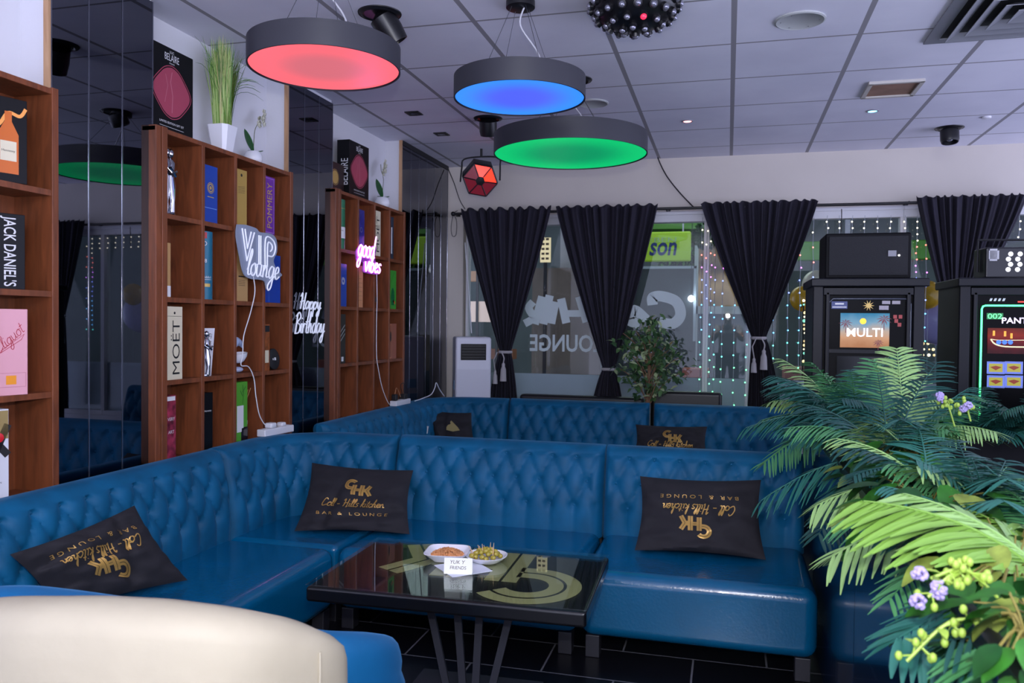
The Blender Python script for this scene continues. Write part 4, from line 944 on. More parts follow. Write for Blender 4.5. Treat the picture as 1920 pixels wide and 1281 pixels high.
pr_ = at(610, -75, 'Z', ZC); ring_lamp(pr_, .60, .095, 'ff6470', 'c86470', 'round ceiling lamp glowing red, nearest the grass plant')
pb_ = at(976, 3, 'Z', ZC); ring_lamp(pb_, .59, .095, '2f86ff', '4a5cf8', 'round ceiling lamp glowing blue, between the red and green ones')
pg_ = at(1069, 291, 'Z', ZL); ring_lamp((pg_.x, pg_.y), .91, .115, '00b868', '008a58', 'large round ceiling lamp glowing green, farthest of the three')

# ---------------------------------------------------------------- ceiling fixtures
def on_ceiling(x, y): p = at(x, y, 'Z', ZC); return Vector((p.x, p.y, ZC))
def downlight(px, py, label, R_=.1, tilt=(.5, .2), L=.14):
    r = empty('ceiling_spotlight', on_ceiling(px, py), label, 'spotlight')
    MB().lathe([(R_, -.004), (R_+.002, 0), (R_-.02, -.012), (R_-.03, -.004)], 40, cap=False).lathe([(R_-.025, -.006), (.001, -.006)], 40, cap=False).build('trim_ring', BLACK, r)
    T = TR(0, 0, -.0, rx=tilt[0], ry=tilt[1]); MB().lathe([(.03, 0), (.062, -.02), (.062, -.09), (.055, -L), (.048, -L), (.045, -L+.03), (.001, -L+.04)], 32, T).build('lamp_head', BLACK, r)
    MB().sphere((0, 0, -L+.035), .028, T=T).build('bulb', mat('silver_bulb', 'b8b8c8', .1, .8), r)
    return r
downlight(712, 25, 'black adjustable ceiling spotlight beside the red lamp', tilt=(.35, -.5), L=.15)
downlight(1780, 240, 'black adjustable ceiling spotlight far right near the window wall', R_=.095, tilt=(-.2, 0), L=.11)
downlight(1078, 150, 'black ceiling spotlight half hidden behind the blue lamp', tilt=(.3, .2), L=.1)
downlight(915, 222, 'black ceiling spotlight seen just below the blue lamp', tilt=(.4, .1), L=.12)
p = at(2*XM-0, 0, 'Z', ZC) if False else None
for px, py, lab in ((776, 212, 'small square recessed downlight nearer the red lamp'), (828, 251, 'small square recessed downlight nearer the far corner')):
    r = empty('recessed_downlight', on_ceiling(px, py), lab, 'downlight')
    MB().box(-.05, .05, -.05, .05, -.006, 0).build('square_trim', BLACK, r); MB().lathe([(.03, -.007), (.012, -.0075), (.001, -.0075)], 20).build('bulb', MATS['silver_bulb'], r)
def grille(px, py, R_, label):
    r = empty('ceiling_speaker', on_ceiling(px, py), label, 'ceiling speaker'); MB().lathe([(R_, 0), (R_, -.006), (R_-.008, -.010), (R_-.012, -.007), (.001, -.007)], 48).build('grille', mat('grille_white', 'a9acac', .6), r)
    m = MB()
    for k in range(6): a = k*pi/3; m.lathe([(.004, -.0072), (.001, -.009)], 8, TR(cos(a)*R_*.75, sin(a)*R_*.75))
    m.build('screws', STEEL, r)
grille(1500, 37, .115, 'round grey ceiling speaker grille between the disco light and the air diffuser')
grille(1112, 193, .1, 'round ceiling speaker grille partly hidden by the blue lamp')
# exhaust grille
vc = on_ceiling(1672, 165); r = empty('ceiling_vent', vc, 'square white framed ceiling vent with a rusty brown panel', 'vent')
m = MB()
for s_ in (-1, 1): m.box(-.15, .15, s_*.15-.012, s_*.15+.012, -.016, 0).box(s_*.14-.012, s_*.14+.012, -.15, .15, -.016, 0)
m.build('vent_frame', mat('vent_frame_white', 'b8b4ae', .5), r); MB().box(-.13, .13, -.14, .14, -.006, -.002).build('vent_panel', mat('rusty_panel', '8a6a58', .8, var=.2, vscale=8), r)
# air diffuser
dc = Vector((1.30, 4.12, ZC-.004)); r = empty('air_diffuser', dc, 'square grey stepped air diffuser in the upper right ceiling', 'air diffuser'); m = MB(); S_ = .37
GREYM = mat('diffuser_grey', '84868e', .5, .2)
for s_ in (-1, 1): m.box(-S_, S_, s_*(S_-.03)-.03, s_*(S_-.03)+.03, -.008, 0).box(s_*(S_-.03)-.03, s_*(S_-.03)+.03, -S_+.06, S_-.06, -.008, 0)
m.build('diffuser_flange', GREYM, r)
for k, hw in enumerate((.29, .22, .15, .08)):
    m = MB(); a, b, z0, z1 = hw, hw-.05, -.03, .0
    vs = [(-a, -a, z1-.03), (a, -a, z1-.03), (a, a, z1-.03), (-a, a, z1-.03), (-b, -b, z1-.004), (b, -b, z1-.004), (b, b, z1-.004), (-b, b, z1-.004)]
    m.add(vs, [(i, (i+1) % 4, (i+1) % 4+4, i+4) for i in range(4)]); m.build('vane', GREYM, r, solid=.003)
MB().box(-.31, .31, -.31, .31, -.003, -.001).build('dark_plenum', BLACKMATT, r)
# disco dome
r = empty('disco_light', on_ceiling(1192, 0)-Vector((0, .04, 0)), 'black half-dome disco light studded with lenses on the ceiling', 'disco light'); R_ = .19
MB().lathe([(R_, 0), (R_, -.03)]+[(R_*cos(a), -.03-R_*.62*sin(a)) for a in [k*pi/2/10 for k in range(1, 11)]], 48).build('dome', mat('black_gloss', '101014', .3), r)
LENS = mat('clear_lens', '8a8a98', .08, .6)
for j in range(4):
    el = .15+j*.38; nn = (20, 16, 11, 6)[j]
    for k in range(nn):
        a = 2*pi*(k+.5*(j % 2))/nn; d = Vector((cos(a)*cos(el), sin(a)*cos(el), -sin(el))); pp = Vector((cos(a)*cos(el)*R_, sin(a)*cos(el)*R_, -.03-R_*.62*sin(el)))
        Mx = frame(pp, d.orthogonal(), d)
        o = MB().lathe([(.019, -.004), (.019, .012), (.015, .013)], 14, Mx).build('lens_barrel', BLACK, r)
        MB().sphere((0, 0, .010), .0145, 10, 6, T=Mx).build('lens', LENS if not (j == 2 and k == 9) else mat('red_lens', 'c02030', .2, emit='ff2040', es=2, sample=False), o)
# dot lights
for px, py, cc, lab in ((1289, 227, 'ff8a88', 'small round red indicator light in the ceiling'), (1636, 208, '60d0ff', 'small round blue indicator light in the ceiling')):
    r = empty('ceiling_indicator', on_ceiling(px, py), lab, 'indicator light'); MB().lathe([(.04, 0), (.04, -.004), (.03, -.006), (.028, -.003)], 24, cap=False).build('trim_ring', mat('ring_'+cc, '909098', .4), r); MB().lathe([(.028, -.003), (.001, -.005)], 24).build('lens', mat('glow_'+cc, 'ffffff', .3, emit=cc, es=5, sample=False), r)
# smoke detector and small things near right
m = MB().lathe([(.028, 0), (.028, -.012), (.01, -.016)], 20); o = m.build('smoke_detector', WHITEPLASTIC, None, on_ceiling(1850, 219)); tag(o, 'tiny white detector on the ceiling at the far right', 'detector')
# effect light hanging by the window corner
pe = at(900, 335, 'Y', 6.35)
r = empty('stage_light', pe, 'black hexagonal stage light with glowing red panels hanging in the far corner', 'stage light')
Rm_ = frame((0, 0, 0), (1, .15, .12), (.45, -1, -.45)) if False else Matrix.Rotation(.25, 4, 'Z') @ Matrix.Rotation(math.radians(65), 4, 'X')
# local: z axis towards front
fdir = Vector((.30, -.86, -.42)).normalized(); Mx = frame((0, 0, 0), fdir.orthogonal(), fdir)
m = MB().lathe([(.10, -.16), (.145, -.12), (.15, .03), (.142, .05)], 6, Mx, smooth=False, cap=True); m.build('housing', BLACK, r)
for k in range(6):
    a0, a1 = 2*pi*k/6, 2*pi*(k+1)/6; P0, P1 = Vector((cos(a0)*.142, sin(a0)*.142, .052)), Vector((cos(a1)*.142, sin(a1)*.142, .052)); c0, c1 = Vector((cos(a0)*.04, sin(a0)*.04, .075)), Vector((cos(a1)*.04, sin(a1)*.04, .075))
    o = MB().add([P0, P1, c1, c0], [(0, 1, 2, 3)], Mx).build('lens_panel', mat('hot_red_panel', 'e02818', .2, emit='ff3420', es=1.6, sample=False) if k in (2, 3) else mat('dim_red_panel', '5a1a24', .2, emit='802030', es=.35, sample=False), r, solid=.004)
    MB().tube([Mx @ P0, Mx @ c0], .006, 6).tube([Mx @ P0, Mx @ P1], .006, 6).build('lens_rib', BLACK, r)
MB().lathe([(.042, .06), (.04, .08), (.001, .082)], 6, Mx, smooth=False).build('hub', BLACK, r)
MB().tube(smooth([(-.17, 0, -.02), (-.165, .02, .1), (-.15, .03, .17), (0, .03, .185), (.15, .03, .17), (.165, .02, .1), (.17, 0, -.02)], 4), .007, 8).build('yoke', BLACKMATT, r)
MB().tube([(0, .03, .185), (0, .03, ZC-pe.z)], .01, 8).build('hanger_rod', BLACKMATT, r)

# black cables around the corner
BC = mat('black_cable', '15151a', .5)
cable([at(x, y, 'Y', 7.03) for x, y in ((1229, 278), (1235, 300), (1250, 330), (1275, 362), (1300, 388))], .006, BC, 'black cable drooping from the ceiling to the curtain rail')
cable([at(x, y, 'Y', 6.98) for x, y in ((841, 318), (852, 345), (862, 375), (872, 392))], .004, BC, 'thin black cable running down from the corner to the rail')
cable([at(x, y, 'Y', 6.98) for x, y in ((858, 395), (850, 402), (846, 425), (848, 442), (855, 440), (856, 415), (850, 400))], .003, BC, 'loop of black cable hanging at the rail end')
cable([at(x, y, 'Y', 6.96) for x, y in ((872, 455), (875, 500), (880, 560), (884, 625))], .005, WCABLE, 'white cable hanging down to the air conditioner')
cable([at(x, y, 'Y', 6.92) for x, y in ((1578, 392), (1578, 410), (1577, 435))], .004, BC, 'short black cable dropping to the loudspeaker')

# ---------------------------------------------------------------- window wall: rail, curtains, string lights, lettering
YCU = 6.93
p0, p1 = at(850, 397, 'Y', YCU), at(1930, 375, 'Y', YCU)
ZRD = at(1270, 390, 'Y', YCU).z
r = empty('curtain_rail', (0, YCU, ZRD), 'long black curtain rail across the window wall', 'curtain rail')
MB().tube([(p0.x, 0, 0), (-.2, 0, -.004), (1.2, 0, -.01), (p1.x+.8, 0, 0)], .012, 10).build('rod', BLACK, r)
for x in (p0.x, -.51, 1.36, p1.x-.1):
    MB().tube([(x, 0, 0), (x, YB-YCU, .0)], .007, 8).lathe([(.02, YB-YCU-.01), (.02, YB-YCU)], 16, frame((x, 0, 0), (1, 0, 0), (0, 1, 0))).build('bracket', BLACK, r)
MB().sphere((p0.x-.0, 0, 0), .022).build('finial', BLACK, r)
CURT = mat('dark_curtain', '1c1928', .85, sheen=.15, var=.15, vscale=4)
def curtain(xl, xr, neck, bot, label, folds=9, seed=0):
    zt_ = ZRD+.03; xl, xr = at(xl, 390, 'Y', YCU).x, at(xr, 390, 'Y', YCU).x; nk = at(neck[0], neck[1], 'Y', YCU); nx, nz = nk.x, nk.z
    bx0, bx1, bz = at(bot[0], bot[2], 'Y', YCU).x, at(bot[1], bot[2], 'Y', YCU).x, .5
    r = empty('curtain', ((xl+xr)/2, YCU, zt_), label, 'curtain'); o_ = Vector(((xl+xr)/2, YCU, zt_)); rnd = random.Random(seed); ph = [rnd.uniform(0, 6) for _ in range(4)]
    def fn(s_, v):
        z = zt_-(zt_-bz)*v; vn = (zt_-nz)/(zt_-bz)
        if v < vn:
            t = v/vn; e = t**1.12; a = xl+(nx-.05-xl)*e; b = xr+(nx+.05-xr)*e; amp = .034-.012*t
        else:
            t = (v-vn)/(1-vn); e = min(1, t*1.2)**.7; a = nx-.05+(bx0-nx+.05)*e; b = nx+.05+(bx1-nx-.05)*e; amp = .022+.012*t
        q = s_+.015*sin(2*pi*s_*3+ph[0]); y = amp*sin(2*pi*folds*q+ph[1])+.35*amp*sin(2*pi*folds*2.3*q+ph[2])
        x = a+(b-a)*s_+.004*cos(2*pi*folds*q)
        zz = z+(.012*sin(2*pi*folds*q+ph[3]) if v == 0 else 0)
        return Vector((x, YCU-.045+y*.8, zz))-o_
    MB().grid(fn, folds*16, 60).build('fabric', CURT, r, solid=.003)
    # tie back with tassel
    m = MB().lathe([(.058, -.012), (.064, 0), (.058, .012)], 24, TR(nx-o_.x, -.045, nz-o_.z) @ Matrix.Diagonal((1, .62, 1, 1)), cap=False); m.build('tieback', mat('rope_white', 'a8a4a8', .8), r, solid=.004)
    m = MB()
    return r, Vector((nx-o_.x, -.045, nz-o_.z))
def tassel(parent, off, L=.22):
    m = MB().tube(smooth([off+Vector((.02, -.05, 0)), off+Vector((.045, -.06, -.05)), off+Vector((.04, -.06, -.09))], 4), .006, 8)
    m.tube([off+Vector((-.02, -.05, 0)), off+Vector((-.05, -.06, -.07)), off+Vector((-.035, -.06, -.16))], .005, 8)
    m.lathe([(.006, 0), (.016, -.015), (.014, -.035), (.024, -.06), (.03, -L*.75), (.001, -L*.75)], 14, TR(*(off+Vector((.04, -.06, -.09)))))
    m.lathe([(.006, 0), (.013, -.015), (.012, -.03), (.02, -.05), (.024, -.12), (.001, -.12)], 12, TR(*(off+Vector((-.035, -.06, -.16)))))
    m.build('tassel', MATS['rope_white'], parent)
r, of = curtain(868, 1036, (950, 660), (916, 976, 745), 'dark gathered curtain at the left end of the window wall, above the air conditioner', 9, 1); tassel(r, of+Vector((-.04, 0, 0)))
r, of = curtain(1045, 1234, (1143, 692), (1105, 1175, 745), 'dark gathered curtain behind the ficus, second from the left corner', 10, 2)
r, of = curtain(1314, 1532, (1422, 634), (1400, 1468, 760), 'dark gathered curtain in the middle, tied with a white tassel left of the first machine', 12, 3); tassel(r, of)
r, of = curtain(1716, 1925, (1790, 608), (1765, 1815, 700), 'dark gathered curtain between the two gaming machines', 12, 4); tassel(r, of+Vector((-.05, 0, 0)), .25)
# vinyl lettering on the glass (reads from outside)
VIN = mat('pale_window_vinyl', 'c4d2d6', .6)
YV = YB+.04
def outpx(pts, Y=YV): return [(lambda q: (q.x, q.z))(at(x, y, 'Y', Y)) for x, y in pts]
def vinyl(name, shapes, label, cat='window lettering'):
    m = MB()
    for q_, (pts, wd) in enumerate(shapes): vf = ribbon2d(outpx(pts), wd); m.add([(x, YV-.0015*q_, z) for x, z in vf[0]], vf[1])
    cx = sum(v[0] for v in m.v)/len(m.v); cz = sum(v[2] for v in m.v)/len(m.v); m.v = [(x-cx, y-YV, z-cz) for x, y, z in m.v]
    o = m.build(name, VIN, None, (cx, YV, cz)); return tag(o, label, cat)
def sm(pts, n=6): return smooth2(pts, n)
vinyl('window_lettering', [(sm([(1224, 572), (1224, 558), (1242, 556), (1268, 566), (1276, 590), (1262, 607), (1236, 604)]), .092),
    (sm([(1212, 600), (1190, 582), (1180, 600), (1200, 608)]), .09), (sm([(1165, 610), (1172, 560), (1160, 585), (1150, 610)]), .08)], 'large pale script lettering on the window glass right of the second curtain')
vinyl('window_lettering', [(sm([(1100, 604), (1086, 556)]), .075), (sm([(1052, 560), (1062, 606)]), .075), (sm([(1098, 588), (1058, 588)]), .06), ([(1042, 566), (1034, 607)], .07), ([(1031, 554), (1019, 608)], .075), ([(1017, 556), (1003, 608)], .075), (sm([(1000, 566), (992, 578), (1000, 596), (984, 607)]), .07)], 'large pale script lettering on the window glass between the first two curtains')
m = MB(); q0 = at(993, 660, 'Y', YV); q1 = at(1128, 627, 'Y', YV)
vf = fit2d(text2d('LOUNGE', bold=.02), abs(q1.x-q0.x), abs(q1.z-q0.z)*.92); m.add([(-x, 0, y) for x, y in vf[0]], [f[::-1] for f in vf[1]])
o = m.build('window_lettering', VIN, None, ((q0.x+q1.x)/2, YV, (q0.z+q1.z)/2)); tag(o, 'pale block letters reading LOUNGE backwards on the window glass', 'window lettering')

# light strings
BULBM = [mat('led_'+c, 'ffffff', .3, emit=c, es=2.6, sample=False) for c in ('fff0c8', 'ff6a50', 'e070ff', '7088ff', '50b8ff', '50e8d8', '60ffa0')]
BM = [MB().sphere((0, 0, 0), .0062, 8, 6).build('bulb', b) for b in BULBM]
BMESH = [o.data for o in BM]
for o in BM: bpy.data.objects.remove(o)
WIRE = mat('clear_wire', '9aa0aa', .4)
def string(px, y0, y1, label, Y=7.05, step=.1, jit=.004):
    y0 = min(y0, 408); a = at(px, y0, 'Y', Y); b = at(px, y1, 'Y', Y); rnd = random.Random(px); r = empty('light_string', a, label, 'string lights', 'colour-changing light strings hanging over the window wall')
    L = a.z-b.z; n_ = max(2, int(L/step)); pts = [Vector((rnd.uniform(-jit, jit), 0, -L*i/n_)) for i in range(n_+1)]
    MB().tube(pts, .0022, 5).build('wire', WIRE, r)
    for i, p in enumerate(pts[1:]):
        z = p.z; f = (z+a.z-1.0)/(2.4-1.0); k = 0 if f > .78 else 1 if f > .68 else 2 if f > .6 else 3 if f > .45 else 4 if f > .25 else 5 if f > .1 else 6
        o = bpy.data.objects.new('bulb', BMESH[k]); COL.objects.link(o); o.parent = r; o.location = p+Vector((rnd.uniform(-.006, .006), -.005, 0))
for px, y0, y1, d in ((1317, 410, 735, 'left of the middle curtain, against the mullion'), (1326, 418, 560, 'short strand at the left of the middle curtain'), (1334, 500, 720, 'over the reflected photographer'), (1342, 530, 735, 'hanging right of the mullion'), (1357, 520, 740, 'halfway to the middle curtain'), (1380, 560, 760, 'just left of the tied curtain neck'), (1403, 640, 765, 'beside the neck of the middle curtain'), (1454, 600, 720, 'right below the middle curtain'), (1480, 520, 690, 'first full strand right of the middle curtain'), (1502, 420, 690, 'second full strand right of the middle curtain'), (1526, 410, 520, 'right of the middle curtain edge, near the loudspeaker')):
    string(px, y0, y1, 'string of small colour-changing lights '+d)
for i, px in enumerate((1552, 1574, 1598, 1622, 1646, 1670, 1697, 1720)):
    string(px, 404, 440 if px < 1700 else (470+20*(i % 3) if px < 1710 else 640), 'short warm light strand %s' % ('above the left end of the loudspeaker', 'above the loudspeaker, second strand', 'above the loudspeaker, third strand', 'above the middle of the loudspeaker', 'above the loudspeaker, fifth strand', 'above the right end of the loudspeaker', 'just right of the loudspeaker', 'left edge of the rightmost curtain')[i], step=.05)
string(1738, 560, 640, 'short light strand left of the rightmost curtain neck'); string(1912, 400, 445, 'warm light strand at the right edge above the second machine', step=.06)

# air conditioner
pa = at(884, 690, 'Y', 6.75); r = empty('air_conditioner', (pa.x, 6.75, 0), 'white portable air conditioner in the far left corner by the curtain', 'air conditioner', rz=.42)
topz = at(884, 632, 'Y', 6.6).z; ACW = mat('air_conditioner_white', 'cfd0dc', .4)
MB().rbox(-.155, .155, -.15, .15, .03, topz, .02, 4).build('body', ACW, r)
MB().box(-.11, .11, -.153, -.149, topz-.2, topz-.06).build('outlet_panel', mat('outlet_black', '040406', .4, spec=.2), r)
m = MB()
for k in range(5): m.box(-.1, .1, -.158, -.152, topz-.18+k*.025, topz-.176+k*.025)
m.build('louvre', BLACK, r)
MB().box(-.14, .14, -.152, -.149, .35, topz-.28).build('front_panel', mat('panel_white', 'c4c5d2', .4), r)
MB().box(-.158, -.154, -.06, .04, .85, .93).box(-.158, -.154, -.06, .06, .72, .8).build('energy_label', mat('label_multicolour', '8ab0d0', .5), r)
for sx in (-1, 1):
    for sy in (-1, 1): MB().sphere((sx*.12, sy*.11, .018), .018).build('castor', BLACK, r)

# black chairs/benches behind the rear sofa
def bench(px0, px1, py, Y, label):
    a, b = at(px0, py, 'Y', Y), at(px1, py, 'Y', Y); r = empty('bench', ((a.x+b.x)/2, Y, 0), label, 'bench'); w_ = b.x-a.x
    MB().rbox(-w_/2, w_/2, -.05, .05, .40, a.z, .03, 3).build('backrest', mat('black_leatherette', '101015', .4), r); MB().rbox(-w_/2, w_/2, -.05, .08, .32, .42, .02, 3).build('seat', MATS['black_leatherette'], r)
    for sx in (-1, 1): MB().box(sx*(w_/2-.05)-.02, sx*(w_/2-.05)+.02, -.03, .01, 0, .33).box(sx*(w_/2-.05)-.02, sx*(w_/2-.05)+.02, .04, .07, 0, .33).build('leg', BLACK, r)
bench(976, 1208, 738, 6.79, 'low black bench back behind the rear sofa, left of the ficus trunk')
bench(1221, 1354, 732, 6.79, 'low black bench back behind the rear sofa, right of the ficus trunk')

# ---------------------------------------------------------------- ficus
def leaf_mesh(m, p, d, up, L, W, mi=0, fold=.25, curl=.2, n=4):
    d = Vector(d).normalized(); s_ = d.cross(Vector(up)); s_ = s_.normalized() if s_.length > 1e-4 else d.orthogonal().normalized(); u_ = s_.cross(d)
    vs = []; fs = []
    for k in range(n+1):
        t = k/n; w_ = W*sin(pi*(t*.93+.05))**.8*(1-.35*t)*.75; c = Vector(p)+d*(L*t)-u_*(curl*L*t*t)
        vs += [c+s_*w_+u_*(fold*w_), c, c-s_*w_+u_*(fold*w_)]
    for k in range(n):
        a = 3*k; fs += [(a, a+1, a+4, a+3), (a+1, a+2, a+5, a+4)]
    m.add(vs, fs, None, mi, True)
FIC = [mat('ficus_dark', '2a4a2a', .45), mat('ficus_mid', '486a3c', .45), mat('ficus_pale', 'a8b88a', .5)]
pf = at(1215, 745, 'Y', 6.62); r = empty('ficus', (pf.x, 6.64, 0), 'variegated artificial ficus tree in front of the window lettering', 'plant')
MB().lathe([(.065, 0), (.075, .02), (.088, .2), (.08, .2), (.07, .17)], 28).build('pot', mat('terracotta_dark', '3a3030', .6), r)
m = MB(); rnd = random.Random(5); m.tube(smooth([(0, 0, .2), (-.02, 0, .6), (.0, .01, .95), (.01, 0, 1.2)], 5), .013, 8)
tips = []
def fp(px, py): q = at(px, py, 'Y', 6.6); return Vector((q.x-pf.x, q.y-6.62, q.z))
anch = [(1215, 605), (1190, 620), (1165, 625), (1240, 622), (1262, 640), (1275, 670), (1180, 660), (1160, 690), (1200, 690), (1235, 680), (1215, 650), (1245, 700), (1275, 700), (1190, 715), (1225, 720), (1222, 595), (1170, 645), (1255, 655), (1205, 635), (1232, 645)]
for ax, ay in anch:
    e = fp(ax, ay)+Vector((0, rnd.uniform(-.12, .12), 0)); s0 = Vector((0, 0, max(.75, e.z-.28))); mid = (s0+e)/2+Vector((0, 0, .05)); m.tube(smooth([s0, mid, e], 4), [.005]*4+[.004]*4+[.002], 5); tips.append((s0, mid, e))
m.build('branches', mat('ficus_bark', '7a5a44', .8), r)
m = MB()
for s0, mid, e in tips:
    for i in range(30):
        t = rnd.uniform(.35, 1.08); p = (s0*(1-t)**2+mid*2*t*(1-t)+e*t*t)+Vector((rnd.gauss(0, .035), rnd.gauss(0, .04), rnd.gauss(0, .035)))
        a = rnd.uniform(0, 2*pi); d = Vector((cos(a), sin(a)*.8, rnd.uniform(-1.1, .3))); leaf_mesh(m, p, d, (rnd.uniform(-.5, .5), -.4, 1), rnd.uniform(.045, .07), .026, rnd.choice((0, 0, 1, 1, 2)))
m.build('foliage', FIC, r, kind='stuff')

# ---------------------------------------------------------------- divider with plants
XD = .392
PL = mat('navy_gloss_panel', '06223f', .22, coat=.3)
ZD = .95
r = empty('planter_divider', (XD+.19, 2.5, 0), 'dark glossy planter partition running along the right side of the sofa', 'planter')
for a, b in ((.55, 1.32), (1.324, 2.66), (2.664, 4.42)):
    MB().box(-.19, -.17, a-2.5, b-2.5, .0, ZD-.03).build('side_panel', PL, r, bevel=.002)
MB().box(.17, .19, -1.95, 1.92, 0, ZD-.03).build('rear_panel', PL, r); MB().box(-.17, .17, 1.9, 1.92, 0, ZD-.03).box(-.17, .17, -1.95, -1.93, 0, ZD-.03).build('end_panel', WOOD, r)
MB().box(-.195, -.165, -1.95, 1.92, ZD-.03, ZD).box(.165, .195, -1.95, 1.92, ZD-.03, ZD).build('rim', BLACK, r); MB().box(-.168, .168, -1.93, 1.9, ZD-.12, ZD-.06).build('soil', mat('dark_soil', '1c1612', .9), r)
PALM = [mat('palm_teal', '2f6c60', .35), mat('palm_green', '4c8a56', .35), mat('palm_light', '96bd74', .4), mat('palm_deep', '1c4a44', .35), mat('palm_bright', '7aa446', .45)]
def frond(m, base, a, L, rise, droop, nl, ll, lw, mi, rnd, twist=0.):
    d = Vector((cos(a), sin(a), 0)); pts = []
    for k in range(nl+1):
        t = k/nl; pts.append(Vector(base)+d*(L*t*(.55+.45*droop+.0*t)*(.6+.4*t))+Vector((0, 0, L*(rise*t-droop*t*t*.9))))
    m.tube(pts, [.0035*(1-.8*k/nl)+.0005 for k in range(nl+1)], 5, mi=mi)
    side = Vector((-sin(a), cos(a), 0))
    for k in range(2, nl+1):
        t = k/nl; tg = (pts[min(k+1, nl)]-pts[k-1]).normalized(); nrm = side.cross(tg).normalized(); l_ = ll*(sin(pi*min(1, .12+.8*t))**.6)*rnd.uniform(.9, 1.1)
        for sg in (-1, 1):
            dd = (side*sg*cos(.75)+tg*sin(.75)+nrm*(.25*rnd.uniform(-.3, 1))+Vector((0, 0, -.12))).normalized(); ctr_ = pts[k]; wv = dd.cross(nrm).normalized(); vs = []; fs = []
            for j in range(5):
                u = j/4; w_ = lw*sin(pi*(.12+.85*u))**.7*.5+.0002; c = ctr_+dd*(l_*u)-Vector((0, 0, .22*l_*u*u)); vs += [c+wv*w_, c+nrm*(w_*.35), c-wv*w_]
            for j in range(4): b = 3*j; fs += [(b, b+1, b+4, b+3), (b+1, b+2, b+5, b+4)]
            m.add(vs, fs, None, mi, True)
def palm(loc, label, specs, seed):
    r = empty('palm_plant', loc, label, 'plant'); rnd = random.Random(seed)
    m = MB().tube([(0, 0, -.06), (0, 0, .03)], .012, 8); m.build('stem', mat('palm_stem', '3a5a30', .6), r)
    for (a, L, rise, droop, ll, lw, mi) in specs:
        m = MB(); frond(m, (0, 0, .0), a, L, rise, droop, max(14, int(L/.0145)), ll, lw, 0, rnd); m.build('frond', PALM[mi], r)
    return r
rad = math.radians
def auto(rnd, n_, L=(.35, .5), left=True, mis=(0, 0, 1, 1, 2, 3), rise=(.7, 1.15), droop=(.15, .6)):
    out = []
    for i in range(n_):
        a = rad(rnd.uniform(20, 340)); out.append((a, rnd.uniform(*L), rnd.uniform(*rise), rnd.uniform(*droop), rnd.uniform(.11, .16), .009, rnd.choice(mis)))
    return out
rn = random.Random(11)
PY = [(4.28, 'palm fronds at the far end of the partition, nearest the rear sofa'), (3.95, 'dense dark green palm on the partition beside the right front sofa section'), (3.55, 'tall palm with an upright pale frond in front of the first machine'), (3.2, 'teal palm in the middle of the partition, drooping over the panel'), (2.8, 'palm of mixed green fronds over the partition, right of the sofa back'), (2.4, 'palm spreading fronds over the partition in front of the second machine')]
XP = XD+.17
specs0 = auto(rn, 15, L=(.34, .5)) + [(rad(170), .5, .55, .55, .16, .012, 1), (rad(200), .48, .75, .5, .16, .012, 2)]
palm((XP, 4.22, ZD-.03), PY[0][1], specs0, 1)
palm((XP, 3.85, ZD-.03), PY[1][1], auto(rn, 16) + [(rad(180), .55, .7, .7, .17, .012, 0), (rad(215), .55, .55, .75, .17, .012, 1), (rad(150), .5, .9, .5, .17, .012, 0)], 2)
palm((XP+.13, 3.5, ZD-.03), PY[2][1], auto(rn, 14, rise=(.6, .95)) + [(rad(88), .46, .92, .02, .17, .012, 2), (rad(190), .5, .75, .7, .18, .013, 0), (rad(110), .42, .95, .1, .15, .012, 1)], 3)
palm((XP, 3.1, ZD-.03), PY[3][1], auto(rn, 13, L=(.32, .46)) + [(rad(185), .48, .45, .8, .17, .013, 0), (rad(230), .45, .35, .8, .16, .013, 3)], 4)
palm((XP+.03, 2.65, ZD-.03), PY[4][1], auto(rn, 12, L=(.3, .42), rise=(.4, .85)) + [(rad(190), .4, .45, .6, .18, .014, 2)], 5)
palm((XP+.05, 2.2, ZD-.03), PY[5][1], auto(rn, 11, L=(.28, .38), rise=(.4, .75)) + [(rad(195), .42, .5, .7, .18, .015, 2), (rad(170), .38, .55, .6, .18, .015, 1)], 6)
palm((XP-.02, 2.0, ZD-.05), 'teal palm drooping low over the partition edge near the flowers', auto(rn, 10, L=(.3, .4), rise=(.15, .55), mis=(0, 0, 1)), 12)
palm((XP+.02, 1.5, ZD-.06), 'teal palm beneath the bright yellow-green fronds', auto(rn, 10, L=(.26, .36), rise=(.1, .4), mis=(0, 0, 1, 3)), 13)
palm((XP+.06, 1.72, ZD-.04), 'bright yellow-green palm close to the camera on the partition', [(rad(165), .5, .62, .35, .2, .022, 4), (rad(140), .46, .6, .3, .2, .022, 2), (rad(200), .4, .4, .6, .18, .02, 0), (rad(230), .36, .3, .6, .18, .018, 1), (rad(60), .36, .6, .4, .16, .018, 1), (rad(110), .4, .55, .3, .18, .02, 4)], 7)
palm((XP+.08, 1.3, ZD-.05), 'blue-green palm at the right edge of the view on the partition', [(rad(170), .42, .2, .55, .2, .02, 0), (rad(195), .42, .02, .55, .2, .02, 0), (rad(215), .36, .1, .6, .18, .02, 1), (rad(150), .4, .4, .4, .18, .02, 1)], 8)
r2 = empty('planter_box', (1.42, 4.50, 0), 'dark planter box in front of the gaming machines holding dark palms', 'planter')
MB().box(-.62, .62, -.15, -.13, 0, ZD-.06).box(-.62, .62, .13, .15, 0, ZD-.06).box(-.62, -.60, -.13, .13, 0, ZD-.06).box(.60, .62, -.13, .13, 0, ZD-.06).build('side_panel', mat('planter_black', '0c0c12', .7, spec=.15), r2); MB().box(-.6, .6, -.13, .13, ZD-.2, ZD-.1).build('soil', MATS['dark_soil'], r2)
